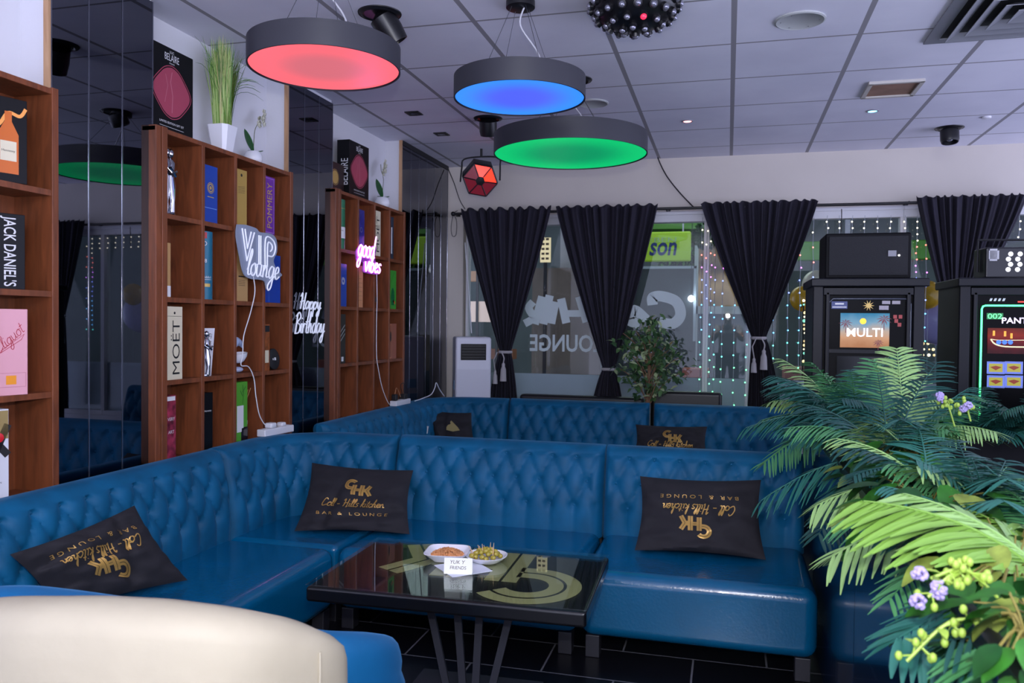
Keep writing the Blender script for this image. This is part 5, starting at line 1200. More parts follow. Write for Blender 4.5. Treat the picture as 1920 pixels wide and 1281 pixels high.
for i, (x_, l_) in enumerate(((.92, 'dark palm in the planter box left of the second machine'), (1.2, 'dark palm in the planter box in front of the gap between machines'), (1.5, 'dark palm in the planter box before the green outlined screen'), (1.82, 'dark palm in the planter box at the far right'))):
    palm((x_, 4.50, ZD-.10), l_, auto(rn, 15, L=(.34, .46), mis=(0, 3, 3), rise=(.6, 1.0)), 20+i)
palm((XP+.12, 2.42, ZD-.05), 'teal palm at the rear edge of the partition near the right side of the view', auto(rn, 12, L=(.34, .42), rise=(.4, .85), mis=(0, 1, 2)), 31)
palm((XP+.14, 1.95, ZD-.06), 'green palm behind the bright fronds at the right side of the view', auto(rn, 12, L=(.3, .4), rise=(.35, .7), mis=(0, 1, 1, 2)), 32)
# pothos
POT = [mat('pothos_green', '2c6420', .4, var=.35, vscale=25), mat('pothos_pale', '7c8c3c', .4, var=.35, vscale=30), mat('pothos_dark', '16441a', .4, var=.3, vscale=20)]
def pothos(loc, label, n_, seed, spread=(.16, .22), down=.16, size=.1):
    r = empty('pothos_plant', loc, label, 'plant'); rnd = random.Random(seed); ms = MB(); m = MB()
    for i in range(n_):
        a = rnd.uniform(0, 2*pi); rr = rnd.uniform(.3, 1); e = Vector((cos(a)*spread[0]*rr, sin(a)*spread[1]*rr, rnd.uniform(-.01, .11)-(down*rnd.random() if cos(a)*rr < -.75 else 0)))
        ms.tube(smooth([(0, 0, -.04), (e.x*.5, e.y*.5, .06), tuple(e)], 4), .0018, 5)
        leaf_mesh(m, e, (cos(a), sin(a), rnd.uniform(-.7, .1)), (0, 0, 1), size*rnd.uniform(.7, 1.15), size*.48, rnd.choice((0, 0, 1, 2)), .15, .3, 6)
    ms.build('stems', mat('straw_stem', '7a7034', .7), r); m.build('leaves', POT, r, kind='stuff'); return r
pothos((XP, 2.95, ZD), 'yellow-green pothos clump on the partition below the palms', 44, 1)
pothos((XP-.06, 2.3, ZD-.02), 'broad-leaved pothos spilling over the partition edge', 60, 2, size=.12)
pothos((XP-.02, 1.75, ZD-.03), 'pothos with bright green leaves close to the camera on the partition', 60, 3, size=.085, down=.15)
pothos((XP, 3.7, ZD-.02), 'small dark pothos between the far palms', 24, 4, size=.08)
pothos((XP, 1.3, ZD-.06), 'pothos with large shaded leaves at the lower right corner', 50, 5, size=.085, down=.2)
pothos((XP+.02, 1.08, ZD-.06), 'broad pothos leaves nearest the camera, covering the partition corner', 50, 6, size=.085, down=.2)
pothos((XP-.03, 1.5, ZD-.06), 'pothos leaves hanging over the rim behind the green budded sprig', 50, 7, size=.08, down=.2)
pothos((XD+.03, 1.26, ZD), 'small pothos draped over the black rim at the lower right', 46, 9, spread=(.07, .12), size=.065, down=.12)
# lilac flower sprigs
LIL = mat('lilac_flower', 'a89ad0', .7); BUD = mat('green_bud', '9ab84a', .5)
def sprig(loc, d, L, label, flowers=True, seed=0):
    r = empty('flower_sprig', loc, label, 'flowers'); rnd = random.Random(seed); d = Vector(d).normalized(); pts = smooth([(0, 0, 0), tuple(d*L*.5+Vector((0, 0, .03))), tuple(d*L)], 5); MB().tube(pts, .0028, 6).build('stem', BUD, r)
    m = MB(); m2 = MB()
    for i in range(12):
        t = rnd.uniform(.35, 1); p = pts[int(t*(len(pts)-1))]; o_ = Vector((rnd.gauss(0, 1), rnd.gauss(0, 1), rnd.gauss(0, 1))).normalized(); m.tube([p, p+o_*.018], .0014, 5); m.sphere(p+o_*.022, .006, 8, 6, sc=(1, 1, 1.3)); 
    for i in range(3):
        leaf_mesh(m, pts[4+2*i], (rnd.gauss(0, 1), rnd.gauss(0, 1), rnd.gauss(0, .6)), (0, 0, 1), .03, .012)
    m.build('buds', BUD, r)
    if flowers:
        for i in range(2):
            c = pts[-1]+Vector((rnd.uniform(-.02, .02), rnd.uniform(-.02, .02), rnd.uniform(-.02, .02))); m2 = MB()
            for k in range(30): o_ = Vector((rnd.gauss(0, 1), rnd.gauss(0, 1), rnd.gauss(0, 1))).normalized(); m2.sphere(c+o_*.010, .0042, 6, 4)
            m2.build('flower_head', LIL, r)
    return r
def sprig_to(x0, y0, x1, y1, Y, label, fl, seed): a = at(x0, y0, 'Y', Y); b = at(x1, y1, 'Y', Y-.02); sprig(a, b-a, (b-a).length, label, fl, seed)
sprig_to(1870, 1120, 1745, 1085, 1.45, 'lilac flower sprig reaching over the partition, upper of two', True, 1)
sprig_to(1860, 1165, 1700, 1240, 1.40, 'green budded sprig hanging low at the lower right', False, 2)
sprig_to(1850, 1090, 1740, 1120, 1.45, 'lilac flower sprig reaching over the partition, lower of two', True, 3)
sprig_to(1790, 800, 1760, 745, 3.0, 'small lilac flower sprig among the dark fronds before the second machine', True, 4)
sprig_to(1820, 790, 1800, 765, 2.9, 'tiny lilac flower sprig right of the dark fronds', True, 5)

# ---------------------------------------------------------------- gaming machines
YM = 5.2
MBODY = mat('machine_body', '08080b', .5, spec=.12); MTRIM = mat('machine_trim', '13141b', .45, .0, spec=.25)
def screen_mat(name, fn):
    m = bpy.data.materials.new(name); m.use_nodes = True; nt = m.node_tree; b = nt.nodes['Principled BSDF']; b.inputs['Base Color'].default_value = (.01, .01, .01, 1); b.inputs['Roughness'].default_value = .3; b.inputs['Specular IOR Level'].default_value = .1
    tc = nt.nodes.new('ShaderNodeTexCoord'); sp = nt.nodes.new('ShaderNodeSeparateXYZ'); nt.links.new(tc.outputs['Object'], sp.inputs[0]); n_ = nt.nodes.new('ShaderNodeTexNoise'); n_.inputs['Scale'].default_value = fn[2]; n_.inputs['Detail'].default_value = 4; nt.links.new(tc.outputs['Object'], n_.inputs['Vector'])
    mr = nt.nodes.new('ShaderNodeMapRange'); mr.inputs[1].default_value = fn[0]; mr.inputs[2].default_value = fn[1]; nt.links.new(sp.outputs[2], mr.inputs[0])
    ad = nt.nodes.new('ShaderNodeMath'); ad.operation = 'MULTIPLY_ADD'; ad.inputs[1].default_value = .5; nt.links.new(n_.outputs['Fac'], ad.inputs[0]); nt.links.new(mr.outputs[0], ad.inputs[2]); s2 = nt.nodes.new('ShaderNodeMath'); s2.operation = 'SUBTRACT'; s2.inputs[1].default_value = .25; nt.links.new(ad.outputs[0], s2.inputs[0])
    r = nt.nodes.new('ShaderNodeValToRGB'); nt.links.new(s2.outputs[0], r.inputs[0])
    while len(r.color_ramp.elements) < len(fn[3]): r.color_ramp.elements.new(.5)
    for e, (p, c) in zip(r.color_ramp.elements, fn[3]): e.position = p; e.color = (*lin(c), 1)
    nt.links.new(r.outputs[0], b.inputs['Emission Color']); b.inputs['Emission Strength'].default_value = fn[4]; return m
def flat(mb, vf, x, z, y): mb.add([(x+a, y, z+b) for a, b in vf[0]], vf[1])
def machine(x0, x1, label):
    cx = (x0+x1)/2; hw = (x1-x0)/2; top = at(1630, 522, 'Y', YM).z
    r = empty('gaming_machine', (cx, YM, 0), label, 'gaming machine')
    MB().box(-hw+.03, hw-.03, .03, .5, 0, top-.05).build('cabinet', MBODY, r, bevel=.006)
    for s_ in (-1, 1):
        MB().rbox(s_*(hw-.03)-.03, s_*(hw-.03)+.03, .0, .5, 0, top-.04, .008, 2).build('side_panel', MTRIM, r); MB().rbox(s_*(hw-.085)-.012, s_*(hw-.085)+.012, -.0, .06, .6, top-.08, .006, 2).build('side_rail', MTRIM, r)
    MB().rbox(-hw-.015, hw+.02, -.03, .52, top-.05, top, .008, 2).build('top_slab', MTRIM, r)
    MB().rbox(-hw+.06, hw-.06, .0, .05, top-.10, top-.055, .004, 2).build('header', MTRIM, r)
    MB().box(-hw+.1, hw-.1, -.22, .05, .62, .70).build('button_deck', MATS['planter_black'] if 'planter_black' in MATS else MBODY, r, bevel=.01)
    return r, hw, top
xa, xb = at(1525, 525, 'Y', YM).x, at(1735, 520, 'Y', YM).x
r, hw, top = machine(xa, xb, 'black gaming machine with a beach picture screen, under the loudspeaker')
cx = (xa+xb)/2
def loc2(px, py): q = at(px, py, 'Y', YM+.0); return q.x-cx, q.z
bx0, bz1 = loc2(1553, 560); bx1, bz0 = loc2(1708, 655)
m = MB(); fr = [(bx0, bz0), (bx0, bz1-.03), (bx0+.03, bz1), (bx1-.03, bz1), (bx1, bz1-.03), (bx1, bz0)]
m.tube([(x, .022, z) for x, z in fr], .007, 8); m.build('bezel', mat('bezel_grey', '4a4e5a', .25, .5), r)
MB().box(bx0, bx1, .026, .03, bz0, bz1).build('front_glass', mat('front_black', '040406', .3, spec=.08), r)
sx0, sz1 = loc2(1577, 587); sx1, sz0 = loc2(1668, 653)
o = MB().box(sx0, sx1, .018, .024, sz0, sz1).build('screen', screen_mat('beach_screen', (sz0, sz1, 9, [(0, 'c88a60'), (.3, 'e8b088'), (.5, 'd8c0b0'), (.7, '88b8d8'), (1, '3a90c0')], .6)), r)
m = MB(); scx, scz = (sx0+sx1)/2, (sz0+sz1)/2
flat(m, fit2d(text2d('MULTI', bold=.01), .20, .052), scx, scz-.012, .0160); m.build('lettering', mat('screen_white', 'ffffff', .4, emit='f0f0ff', es=1, sample=False), o)
m = MB(); rnd = random.Random(2)
for px, pz, k in ((sx0+.03, scz+.045, 1.), (sx1-.03, scz+.07, 1.1), (sx1-.06, scz-.07, .8)):
    m.add([(px-.002*k, .0172, pz-.06*k), (px+.002*k, .0172, pz-.06*k), (px+.0015*k, .0172, pz), (px-.0015*k, .0172, pz)], [(0, 1, 2, 3)])
    for j in range(9): a = j*2*pi/9+.2; m.add([(px, .0170, pz), (px+cos(a+.2)*.02*k, .0170, pz+sin(a+.2)*.016*k), (px+cos(a)*.042*k, .0170, pz+sin(a)*.03*k-.008), (px+cos(a-.2)*.02*k, .0170, pz+sin(a-.2)*.014*k)], [(0, 1, 2, 3)])
m.build('palm_picture', mat('screen_palm', '4a2830', .5, emit='70303a', es=.6, sample=False), o)
m = MB(); flat(m, disc(.018), scx-.01, scz+.055, .0171); m.build('sun_picture', mat('screen_sun', 'f0b030', .5, emit='ffb830', es=1, sample=False), o)
# second smaller picture details: stickers and emblem
m = MB(); ex, ez = loc2(1630, 573); flat(m, disc(.014), ex, ez, .0245)
for k in range(10): a = k*pi/5; flat(m, xf2d(([(0, -.003), (.02, 0), (0, .003)], [[0, 1, 2]]), rot=a, dx=cos(a)*.014, dy=sin(a)*.014), ex, ez, .0245)
m.build('sun_emblem', GOLDP, r)
m = MB(); ex, ez = loc2(1575, 572); flat(m, rect(.09, .045), ex, ez, .0245); m.build('blue_sticker', mat('blue_sticker', '2a3a78', .4), r)
m = MB(); flat(m, rect(.05, .01), ex, ez+.008, .024); flat(m, rect(.08, .006), ex, ez-.012, .024); m.build('sticker_lettering', GREYW, r)
m = MB()
for px, py, w_, h_ in ((1663, 567, .045, .02), (1682, 567, .045, .02), (1655, 577, .03, .025), (1664, 577, .022, .025)): ex, ez = loc2(px, py); flat(m, rect(w_, h_), ex, ez, .0245)
m.build('white_sticker', mat('sticker_grey', 'a8a0a8', .5), r)
m = MB()
for px, py in ((1680, 594), (1690, 594), (1682, 602), (1688, 609)): ex, ez = loc2(px, py); flat(m, rect(.02, .022), ex, ez, .0245)
m.build('coin_slot', mat('coin_red', '983030', .4, emit='802018', es=.3, sample=False), r)
lx0, lz1 = loc2(1570, 668); lx1, lz0 = loc2(1700, 740); MB().box(lx0, lx1, .02, .03, lz0, lz1).build('lower_screen', mat('lower_glass', '0c0e14', .2, spec=.3), r)
MB().box(bx0-.01, bx1+.01, .01, .03, bz0-.03, bz0-.008).build('ledge', MTRIM, r)
# loudspeaker on top
s0, s1 = at(1548, 438, 'Y', YM+.05), at(1710, 440, 'Y', YM+.05)
o = empty('loudspeaker', ((s0.x+s1.x)/2, YM+.22, top), 'wide black loudspeaker lying on top of the first gaming machine', 'loudspeaker'); hx = (s1.x-s0.x)/2; hz = s0.z-top
MB().rbox(-hx, hx, -.17, .17, .0, hz, .012, 3).build('cabinet', mat('speaker_cabinet', '0b0b0f', .6, spec=.15), o)
MB().rbox(-hx+.02, hx-.02, -.178, -.168, .02, hz-.02, .004, 2).build('grille', mat('speaker_grille', '101117', .6, bump=.4, bscale=300), o)
MB().box(hx-.13, hx-.085, -.182, -.176, hz*.48, hz*.48+.035).build('badge', mat('badge_grey', '888890', .4), o); MB().sphere((hx-.07, -.18, hz*.5), .006, 8, 6).build('power_light', mat('led_white', 'ffffff', .3, emit='ffffff', es=3, sample=False), o)
# second machine
xa2, xb2 = at(1800, 525, 'Y', YM).x, at(1800, 525, 'Y', YM).x+.64
r, hw, top = machine(xa2, xb2, 'black gaming machine outlined in green neon at the right edge'); cx = (xa2+xb2)/2
g0 = loc2(1841, 573); gx1 = hw-.12
pts = [(g0[0], .0, .72), (g0[0], .0, g0[1]-.02), (g0[0]+.006, .0, g0[1]-.005), (g0[0]+.02, .0, g0[1]), (gx1-.02, 0, g0[1]), (gx1, 0, g0[1]-.02), (gx1, 0, .72)]
MB().tube(pts, .0055, 8).build('neon_outline', mat('green_neon', '80ffb0', .3, emit='40f080', es=2.2), r)
MB().box(g0[0]-.03, gx1+.03, .012, .03, .70, g0[1]+.07).build('front_glass', MATS['front_black'], r)
a0 = loc2(1853, 615); MB().box(a0[0], gx1-.02, .006, .012, loc2(1853, 663)[1], a0[1]).build('screen', screen_mat('red_screen', (1.3, 1.45, 14, [(0, '3a0a10'), (.4, '701820'), (.6, '8a2a1c'), (1, '502018')], .8), ), r)
m = MB(); tz = loc2(1866, 593)[1]; tx0 = loc2(1879, 600)[0]; vf = fit2d(text2d('PANTHER', bold=.02), .23, .034); flat(m, vf, tx0+.115, loc2(1879, 601)[1], .005); m.build('title_lettering', mat('screen_lilac', 'ffffff', .4, emit='d8b8f0', es=1, sample=False), r)
m = MB(); flat(m, rect(.085, .036), loc2(1866, 593)[0], tz, .0055); m.build('number_plate', mat('screen_green_plate', '104020', .4, emit='186a38', es=1, sample=False), r)
m = MB(); flat(m, fit2d(text2d('002', bold=.01), .075, .03), loc2(1866, 594)[0], tz, .0048); m.build('number_lettering', mat('screen_green', '80ffa0', .4, emit='50d878', es=1, sample=False), r)
m = MB(); bt = [loc2(*q) for q in sm([(1858, 636), (1866, 645), (1885, 650), (1925, 651)], 4)]; vf = ribbon2d(bt, .008); flat(m, vf, 0, 0, .0045)
bt = [loc2(*q) for q in sm([(1858, 636), (1875, 638), (1925, 638)], 4)]; flat(m, ribbon2d(bt, .004), 0, 0, .0045); m.build('boat_picture', mat('screen_cream', 'd8d0a0', .4, emit='a8a080', es=.8, sample=False), r)
m = MB()
for px in (1873, 1884, 1895): flat(m, disc(.013), *loc2(px, 642), .0042)
m.build('blue_shield_picture', mat('screen_blue', '4070e0', .4, emit='3060c8', es=.9, sample=False), r)
m = MB()
for px, py in ((1864, 625), (1885, 626), (1897, 630)): flat(m, rect(.012, .03), *loc2(px, py), .0043)
m.build('amber_picture', mat('screen_amber', 'e0a030', .4, emit='c88828', es=.8, sample=False), r)
for px, py in ((1868, 690), (1902, 690), (1868, 716), (1902, 716)):
    q = loc2(px, py); m = MB(); flat(m, rect(.085, .062), q[0], q[1], .0095); flat(m, ribbon2d([(-.044, -.034), (.044, -.034), (.044, .034), (-.044, .034), (-.044, -.034)], .004), q[0], q[1], .009)
    o = m.build('game_tile', mat('tile_frame', '6878c0', .4, emit='5868b8', es=.6, sample=False), r); m = MB(); flat(m, rect(.07, .048), q[0], q[1], .0085); o2 = m.build('tile_picture', mat('tile_olive', '9a9030', .4, emit='7a7420', es=.8, sample=False), o); m = MB(); flat(m, ([(-.03, .004), (0, -.014), (.03, .004), (0, .012)], [[0, 1, 2, 3]]), q[0], q[1], .0078); m.build('tile_motif', mat('tile_red', '7a2a10', .4, emit='602008', es=.8, sample=False), o)
m = MB(); flat(m, merge2d([xf2d(([(-.008, -.008), (.004, -.008), (.010, .008), (-.002, .008)], [[0, 1, 2, 3]]), dx=-.033+.022*k_) for k_ in range(4)]), *loc2(1871, 562), .0115); m.build('maker_lettering', GREYW, r)
m = MB(); flat(m, rect(.035, .008), *loc2(1916, 566), .0115); m.build('red_lettering', mat('red_glow_print', 'e03020', .4, emit='d03020', es=.8, sample=False), r)
# led stage light on the second machine
q0 = at(1862, 520, 'Y', YM+.05); o = empty('led_stage_light', (at(1895, 520, 'Y', YM+.1).x, YM+.14, top), 'black box light with round white leds on top of the second machine', 'stage light', rz=.1); hz = at(1890, 462, 'Y', YM).z-top
MB().rbox(-.16, .16, -.09, .09, 0.0, hz, .01, 2).build('housing', BLACK, o); MB().tube([(-.17, 0, .04), (-.17, 0, hz+.05), (.17, 0, hz+.05), (.17, 0, .04)], .008, 6).build('yoke', BLACKMATT, o)
MB().box(-.14, -.10, -.093, -.089, .1, .17).box(-.145, -.09, -.093, -.089, hz-.07, hz-.02).build('label', mat('sticker_grey2', 'b8b8bc', .5), o)
k = 0
for i in range(4):
    for j in range(4):
        MB().sphere((-.04+.05*i+(.012 if j % 2 else 0), -.092, .05+j*(hz-.09)/3), .014, 10, 6, sc=(1, .5, 1)).build('led_lens', mat('led_lens_white', 'f0f0f4', .2, emit='e8e8f0', es=.9, sample=False), o)

# ---------------------------------------------------------------- chairs in the foreground
CREAM = mat('cream_leather', 'aba28e', .6, var=.06, vscale=5, bump=.12, bscale=14)
def shell(fn_c, fn_n, fn_top, fn_bot, thick, U, nu=60, nprof=24):
    """upholstered wall along a plan curve: rounded top, closed section"""
    vs = []; fs = []
    for i in range(nu+1):
        u = U*i/nu; c = fn_c(u); n_ = fn_n(u); zt_, zb = fn_top(u), fn_bot(u); e = min(i, nu-i)/nu*10; ed = min(1, sqrt(max(0, 1-(1-min(1, e))**2))) ; th = thick*(.25+.75*ed)
        for k in range(nprof):
            t = k/nprof
            if t < .35: a = t/.35; y, z = th/2, zb+(zt_-.06-zb)*a
            elif t < .65: a = (t-.35)/.3*pi; y, z = th/2*cos(a), zt_-.06+.06*sin(a)
            else: a = (t-.65)/.35; y, z = -th/2, zt_-.06-(zt_-.06-zb)*a
            vs.append(Vector((c[0]+n_[0]*y, c[1]+n_[1]*y, z)))
    for i in range(nu):
        for k in range(nprof): j = (k+1) % nprof; a = i*nprof; fs.append((a+k, a+j, a+nprof+j, a+nprof+k))
    fs.append(list(range(nprof))[::-1]); fs.append([nu*nprof+k for k in range(nprof)])
    return MB().add(vs, fs, None, 0, True)
# cream chair: curved back seen from behind
def scr(px, py, d):   # point at forward distance d
    v = CR*((px-960)/FPX)+CU*(-(py-640.5)/FPX)+CF; return Vector((0, 0, H))+v*d
cc = scr(200, 1200, 1.62); r = empty('lounge_chair', (cc.x, cc.y, 0), 'cream leather lounge chair with rounded back in the lower left corner', 'chair')
tgt = [(-160, 1150, 1.75), (-60, 1128, 1.66), (60, 1121, 1.60), (180, 1122, 1.57), (300, 1128, 1.57), (420, 1140, 1.60), (520, 1154, 1.66), (585, 1176, 1.74), (612, 1205, 1.82)]
P = [scr(*t) for t in tgt]; Ps = smooth([tuple(p) for p in P], 6); cl_ = [Vector((p.x-cc.x, p.y-cc.y, p.z)) for p in Ps]
def cfn(u): i = min(len(cl_)-1, max(0, int(round(u)))); return cl_[i]
def cn(u):
    i = int(round(u)); a, b = cl_[max(0, i-1)], cl_[min(len(cl_)-1, i+1)]; t = (b-a); t.z = 0; t.normalize(); return Vector((t.y, -t.x, 0))
N_ = len(cl_)-1
vs = []; fs = []; npz = 30
for i in range(N_+1):
    c = cl_[i]; n_ = cn(i); zt_ = c.z; e = min(i, N_-i)/N_*12; th = .14*(.55+.45*min(1, e))
    for k in range(npz):
        t = k/npz
        if t < .4: a = t/.4; z = .22+(zt_-.05-.22)*a; y = th/2+.03*sin(pi*a)-.05*(1-a)
        elif t < .6: a = (t-.4)/.2*pi; z = zt_-.05+.05*sin(a); y = th/2*cos(a)
        else: a = (t-.6)/.4; z = zt_-.05-(zt_-.05-.22)*a; y = -th/2-.03*sin(pi*a)+.0*a
        wr = .006*noise.noise(Vector((i*.18, z*7, 2)))
        inw = (1-(z-.22)/(zt_-.22))*.10; cxy = Vector((c.x, c.y, 0))
        p = cxy*(1-inw*.9)+n_*(y+wr); vs.append(Vector((p.x, p.y, z)))
for i in range(N_):
    for k in range(npz): j = (k+1) % npz; fs.append((i*npz+k, i*npz+j, (i+1)*npz+j, (i+1)*npz+k))
fs.append(list(range(npz))[::-1]); fs.append([N_*npz+k for k in range(npz)])
MB().add(vs, fs, None, 0, True).build('backrest', CREAM, r)
# seam piping at the right end of the back
i0 = N_-9; sp_ = []
for k in range(0, 13): sp_.append(vs[i0*npz+k]+cn(i0)*.003)
MB().tube(sp_, .003, 6).build('piping', CREAM, r)
MB().rbox(-.28, .28, -.60, -.12, .24, .40, .05, 4, TR(rz=.2)).build('seat', CREAM, r)
for sx, sy in ((-.22, -.16), (.22, -.16), (-.22, -.54), (.22, -.54)): MB().tube([(sx, sy, .25), (sx*1.15, sy*1.05, 0)], .014, 8, T=TR(rz=.2)).build('leg', CHROME, r)
# blue tub chair behind it
VELB = mat('bright_blue_velvet', '005f94', .6, sheen=.3, var=.1, vscale=5)
bc = scr(300, 1240, 2.18); r = empty('tub_chair', (bc.x, bc.y, 0), 'blue velvet tub chair half hidden behind the cream chair', 'chair')
tgt = [(-40, 1101, 2.12), (10, 1101, 2.07), (70, 1104, 2.05), (180, 1118, 1.99), (330, 1140, 1.98), (480, 1162, 2.02), (600, 1181, 2.10), (680, 1185, 2.25), (722, 1190, 2.45)]
cl_ = [Vector((p.x-bc.x, p.y-bc.y, p.z)) for p in smooth([tuple(scr(*t)) for t in tgt], 6)]; N_ = len(cl_)-1; vs = []; fs = []
for i in range(N_+1):
    c = cl_[i]; n_ = cn(i); zt_ = c.z; e = min(i, N_-i)/N_*14; th = .15*(.6+.4*min(1, e))
    for k in range(npz):
        t = k/npz
        if t < .4: a = t/.4; z = .10+(zt_-.05-.10)*a; y = th/2+.02*sin(pi*a)
        elif t < .6: a = (t-.4)/.2*pi; z = zt_-.05+.05*sin(a); y = th/2*cos(a)
        else: a = (t-.6)/.4; z = zt_-.05-(zt_-.05-.10)*a; y = -th/2
        g = -.008*exp(-((z-zt_+.11)/.008)**2) if t < .4 else 0
        vs.append(Vector((c.x, c.y, 0))+n_*(y+g)+Vector((0, 0, z)))
for i in range(N_):
    for k in range(npz): j = (k+1) % npz; fs.append((i*npz+k, i*npz+j, (i+1)*npz+j, (i+1)*npz+k))
fs.append(list(range(npz))[::-1]); fs.append([N_*npz+k for k in range(npz)])
MB().add(vs, fs, None, 0, True).build('backrest', VELB, r)
sc_ = sum((Vector((c.x, c.y, 0)) for c in cl_), Vector())/len(cl_)
MB().rbox(sc_.x-.24, sc_.x+.20, sc_.y-.05, sc_.y+.38, .12, .38, .06, 4).build('seat', VELB, r)
for sx, sy in ((-.25, .0), (.2, .0), (-.22, .32), (.18, .32)): MB().lathe([(.018, 0), (.022, .12)], 10, TR(sc_.x+sx, sc_.y+sy)).build('leg', BLACK, r)

# ---------------------------------------------------------------- beyond the window: the shopping arcade
structure(MB().box(-8, 9, 7.3, 16, -.1, -.02).build('floor_arcade', mat('arcade_floor', '5a5c60', .4)))
structure(MB().box(-8, 9, 7.3, 16, 3.3, 3.4).build('ceiling_arcade', mat('arcade_ceiling', '8a8f90', .8)))
structure(MB().box(-8, 9, 13.2, 13.4, -.1, 3.4).build('wall_arcade', mat('arcade_wall', '4c5652', .8, var=.3, vscale=.9)))
for x, y in ((-3, 9.2), (0, 9.2), (3, 9.2), (-1.5, 11.5), (1.5, 11.5)):
    o = MB().lathe([(.12, 0), (.12, -.02), (.001, -.022)], 24).build('arcade_lamp', mat('arcade_lamp_glow', 'ffffff', .4, emit='fff0d8', es=7), None, (x, y, 3.3)); tag(o, 'round flush lamp in the arcade ceiling beyond the window', 'lamp', 'arcade ceiling lamps')
light('arcade_fill_light', 'AREA', (-.5, 10, 3.2), 26, (.85, 1, .95), 2.5, aim=(-.5, 10, 0))
def far(x, y, Y): return at(x, y, 'Y', Y)
# green sign board with lettering
a, b = far(1150, 437, 10), far(1295, 490, 10); o = empty('shop_sign', ((a.x+b.x)/2, 10, (a.z+b.z)/2), 'lime green shop sign with dark blue lettering beyond the window', 'sign'); hw = (b.x-a.x)/2; hh = (a.z-b.z)/2
MB().rbox(-hw, hw, -.04, .04, -hh, hh, .02).build('board', mat('lime_board', '86a828', .5, emit='7a9a20', es=.30, sample=False), o)
m = MB(); q = far(1243, 467, 9.95); flat(m, fit2d(text2d('son', shear=.2, bold=.02), .33, .16), q.x-o.location.x, q.z-o.location.z, -.045); m.build('lettering', mat('navy_lettering', '1a2a6a', .5), o)
for hx_ in (-hw*.8, hw*.8): MB().tube([(hx_, 0, hh), (hx_, 0, 3.3-(a.z+b.z)/2)], .01, 6).build('hanger', MATS['steel'], o)
m = MB(); m.lathe([(.62, -.09), (.62, .09)], 48, TR(0, .25, hh+.13) @ Matrix.Diagonal((1, .4, 1, 1))); m.build('green_drum', mat('green_drum', '4a7a30', .5), o)
m = MB(); q = far(1238, 446, 9.7); flat(m, fit2d(text2d('EBEN'), .34, .06), q.x-o.location.x, q.z-o.location.z, -.048); m.build('small_lettering', mat('pale_green_print', '90a880', .6), o)
# green band further right
a, b = far(1425, 455, 10.5), far(1760, 487, 10.5); o = MB().rbox(-(b.x-a.x)/2, (b.x-a.x)/2, -.05, .05, -(a.z-b.z)/2, (a.z-b.z)/2, .02).build('green_fascia', mat('green_fascia', '4e8c28', .5), None, ((a.x+b.x)/2, 10.5, (a.z+b.z)/2)); MB().box(-.03, .03, -.03, .03, .1, 3.3-(a.z+b.z)/2).build('hanger', MATS['steel'], o); tag(o, 'green fascia band beyond the window, right of the middle curtain', 'fascia')
# framed dark display
a, b = far(1150, 500, 9.6), far(1304, 640, 9.6); o = empty('display_board', ((a.x+b.x)/2, 9.6, 0), 'large dark display board with a pale frame beyond the window', 'display board'); hw = (b.x-a.x)/2
MB().box(-hw, hw, 0, .04, -.02, a.z).build('panel', mat('dark_display', '2c3638', .4, var=.3, vscale=2), o); MB().box(-hw, hw, -.01, .0, a.z-.03, a.z).box(hw-.03, hw, -.01, 0, b.z, a.z).build('pale_frame', mat('frame_pale', '98a4a8', .5), o)
# far bright lamp seen through the glass
q = far(1296, 560, 9.5); o = MB().sphere((0, 0, 0), .035).build('bare_bulb', mat('hot_white', 'ffffff', .4, emit='e0e8ff', es=25), None, q); MB().tube([(0, 0, .03), (0, 0, 3.3-q.z)], .004, 6).build('cord', BLACK, o); tag(o, 'bright white bare lamp glowing beyond the window', 'lamp')
# wood partition with poster
a, b = far(1000, 500, 9.2), far(1125, 720, 9.2); o = MB().box(-(b.x-a.x)/2, (b.x-a.x)/2, -.04, .04, 0, a.z).build('partition', mat('arcade_wood', '5a5044', .6, var=.3, vscale=2), None, ((a.x+b.x)/2, 9.2, -.02)); tag(o, 'brown wooden partition beyond the window between the first curtains', 'partition')
a, b = far(1016, 446, 9.0), far(1030, 492, 9.0); o = MB().box(-.06, .06, -.01, .01, 0, a.z-b.z).build('lit_poster', mat('poster_glow', 'c8b890', .5, emit='c8b488', es=.8, sample=False), None, ((a.x+b.x)/2, 9.0, b.z)); MB().box(-.02, .02, -.005, .005, -b.z-.02, 0).build('post', BLACK, o); tag(o, 'small lit poster beyond the window beside the first curtain', 'poster')
m = MB()
for i in range(5):
    for j in range(2): m.box(-.045+.05*j, -.01+.05*j, -.013, -.011, .03+.055*i, .055+.055*i)
m.build('poster_picture', mat('poster_dark', '4a3828', .6), o)
q = far(1090, 470, 9.3); o = MB().box(-.25, .25, 0, .02, -q.z-.02, .35).build('grey_banner', mat('banner_grey', '8a8c88', .7), None, q); tag(o, 'pale grey banner beyond the window between the first two curtains', 'banner')
# shop interior at left gap
q = far(893, 520, 9.5); o = empty('shop_shelf', (q.x, 9.5, 0), 'lit shop shelving seen through the narrow gap left of the first curtain', 'shelves')
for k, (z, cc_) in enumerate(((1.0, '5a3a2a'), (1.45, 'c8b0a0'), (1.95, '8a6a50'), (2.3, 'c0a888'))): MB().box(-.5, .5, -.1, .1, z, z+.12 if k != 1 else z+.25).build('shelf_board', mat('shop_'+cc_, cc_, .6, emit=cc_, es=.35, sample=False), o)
for x in (-.45, -.2, .05, .3): MB().box(x-.015, x+.015, -.12, -.1, 0, 2.6).build('shelf_upright', mat('shop_upright', '2c2a28', .6), o)
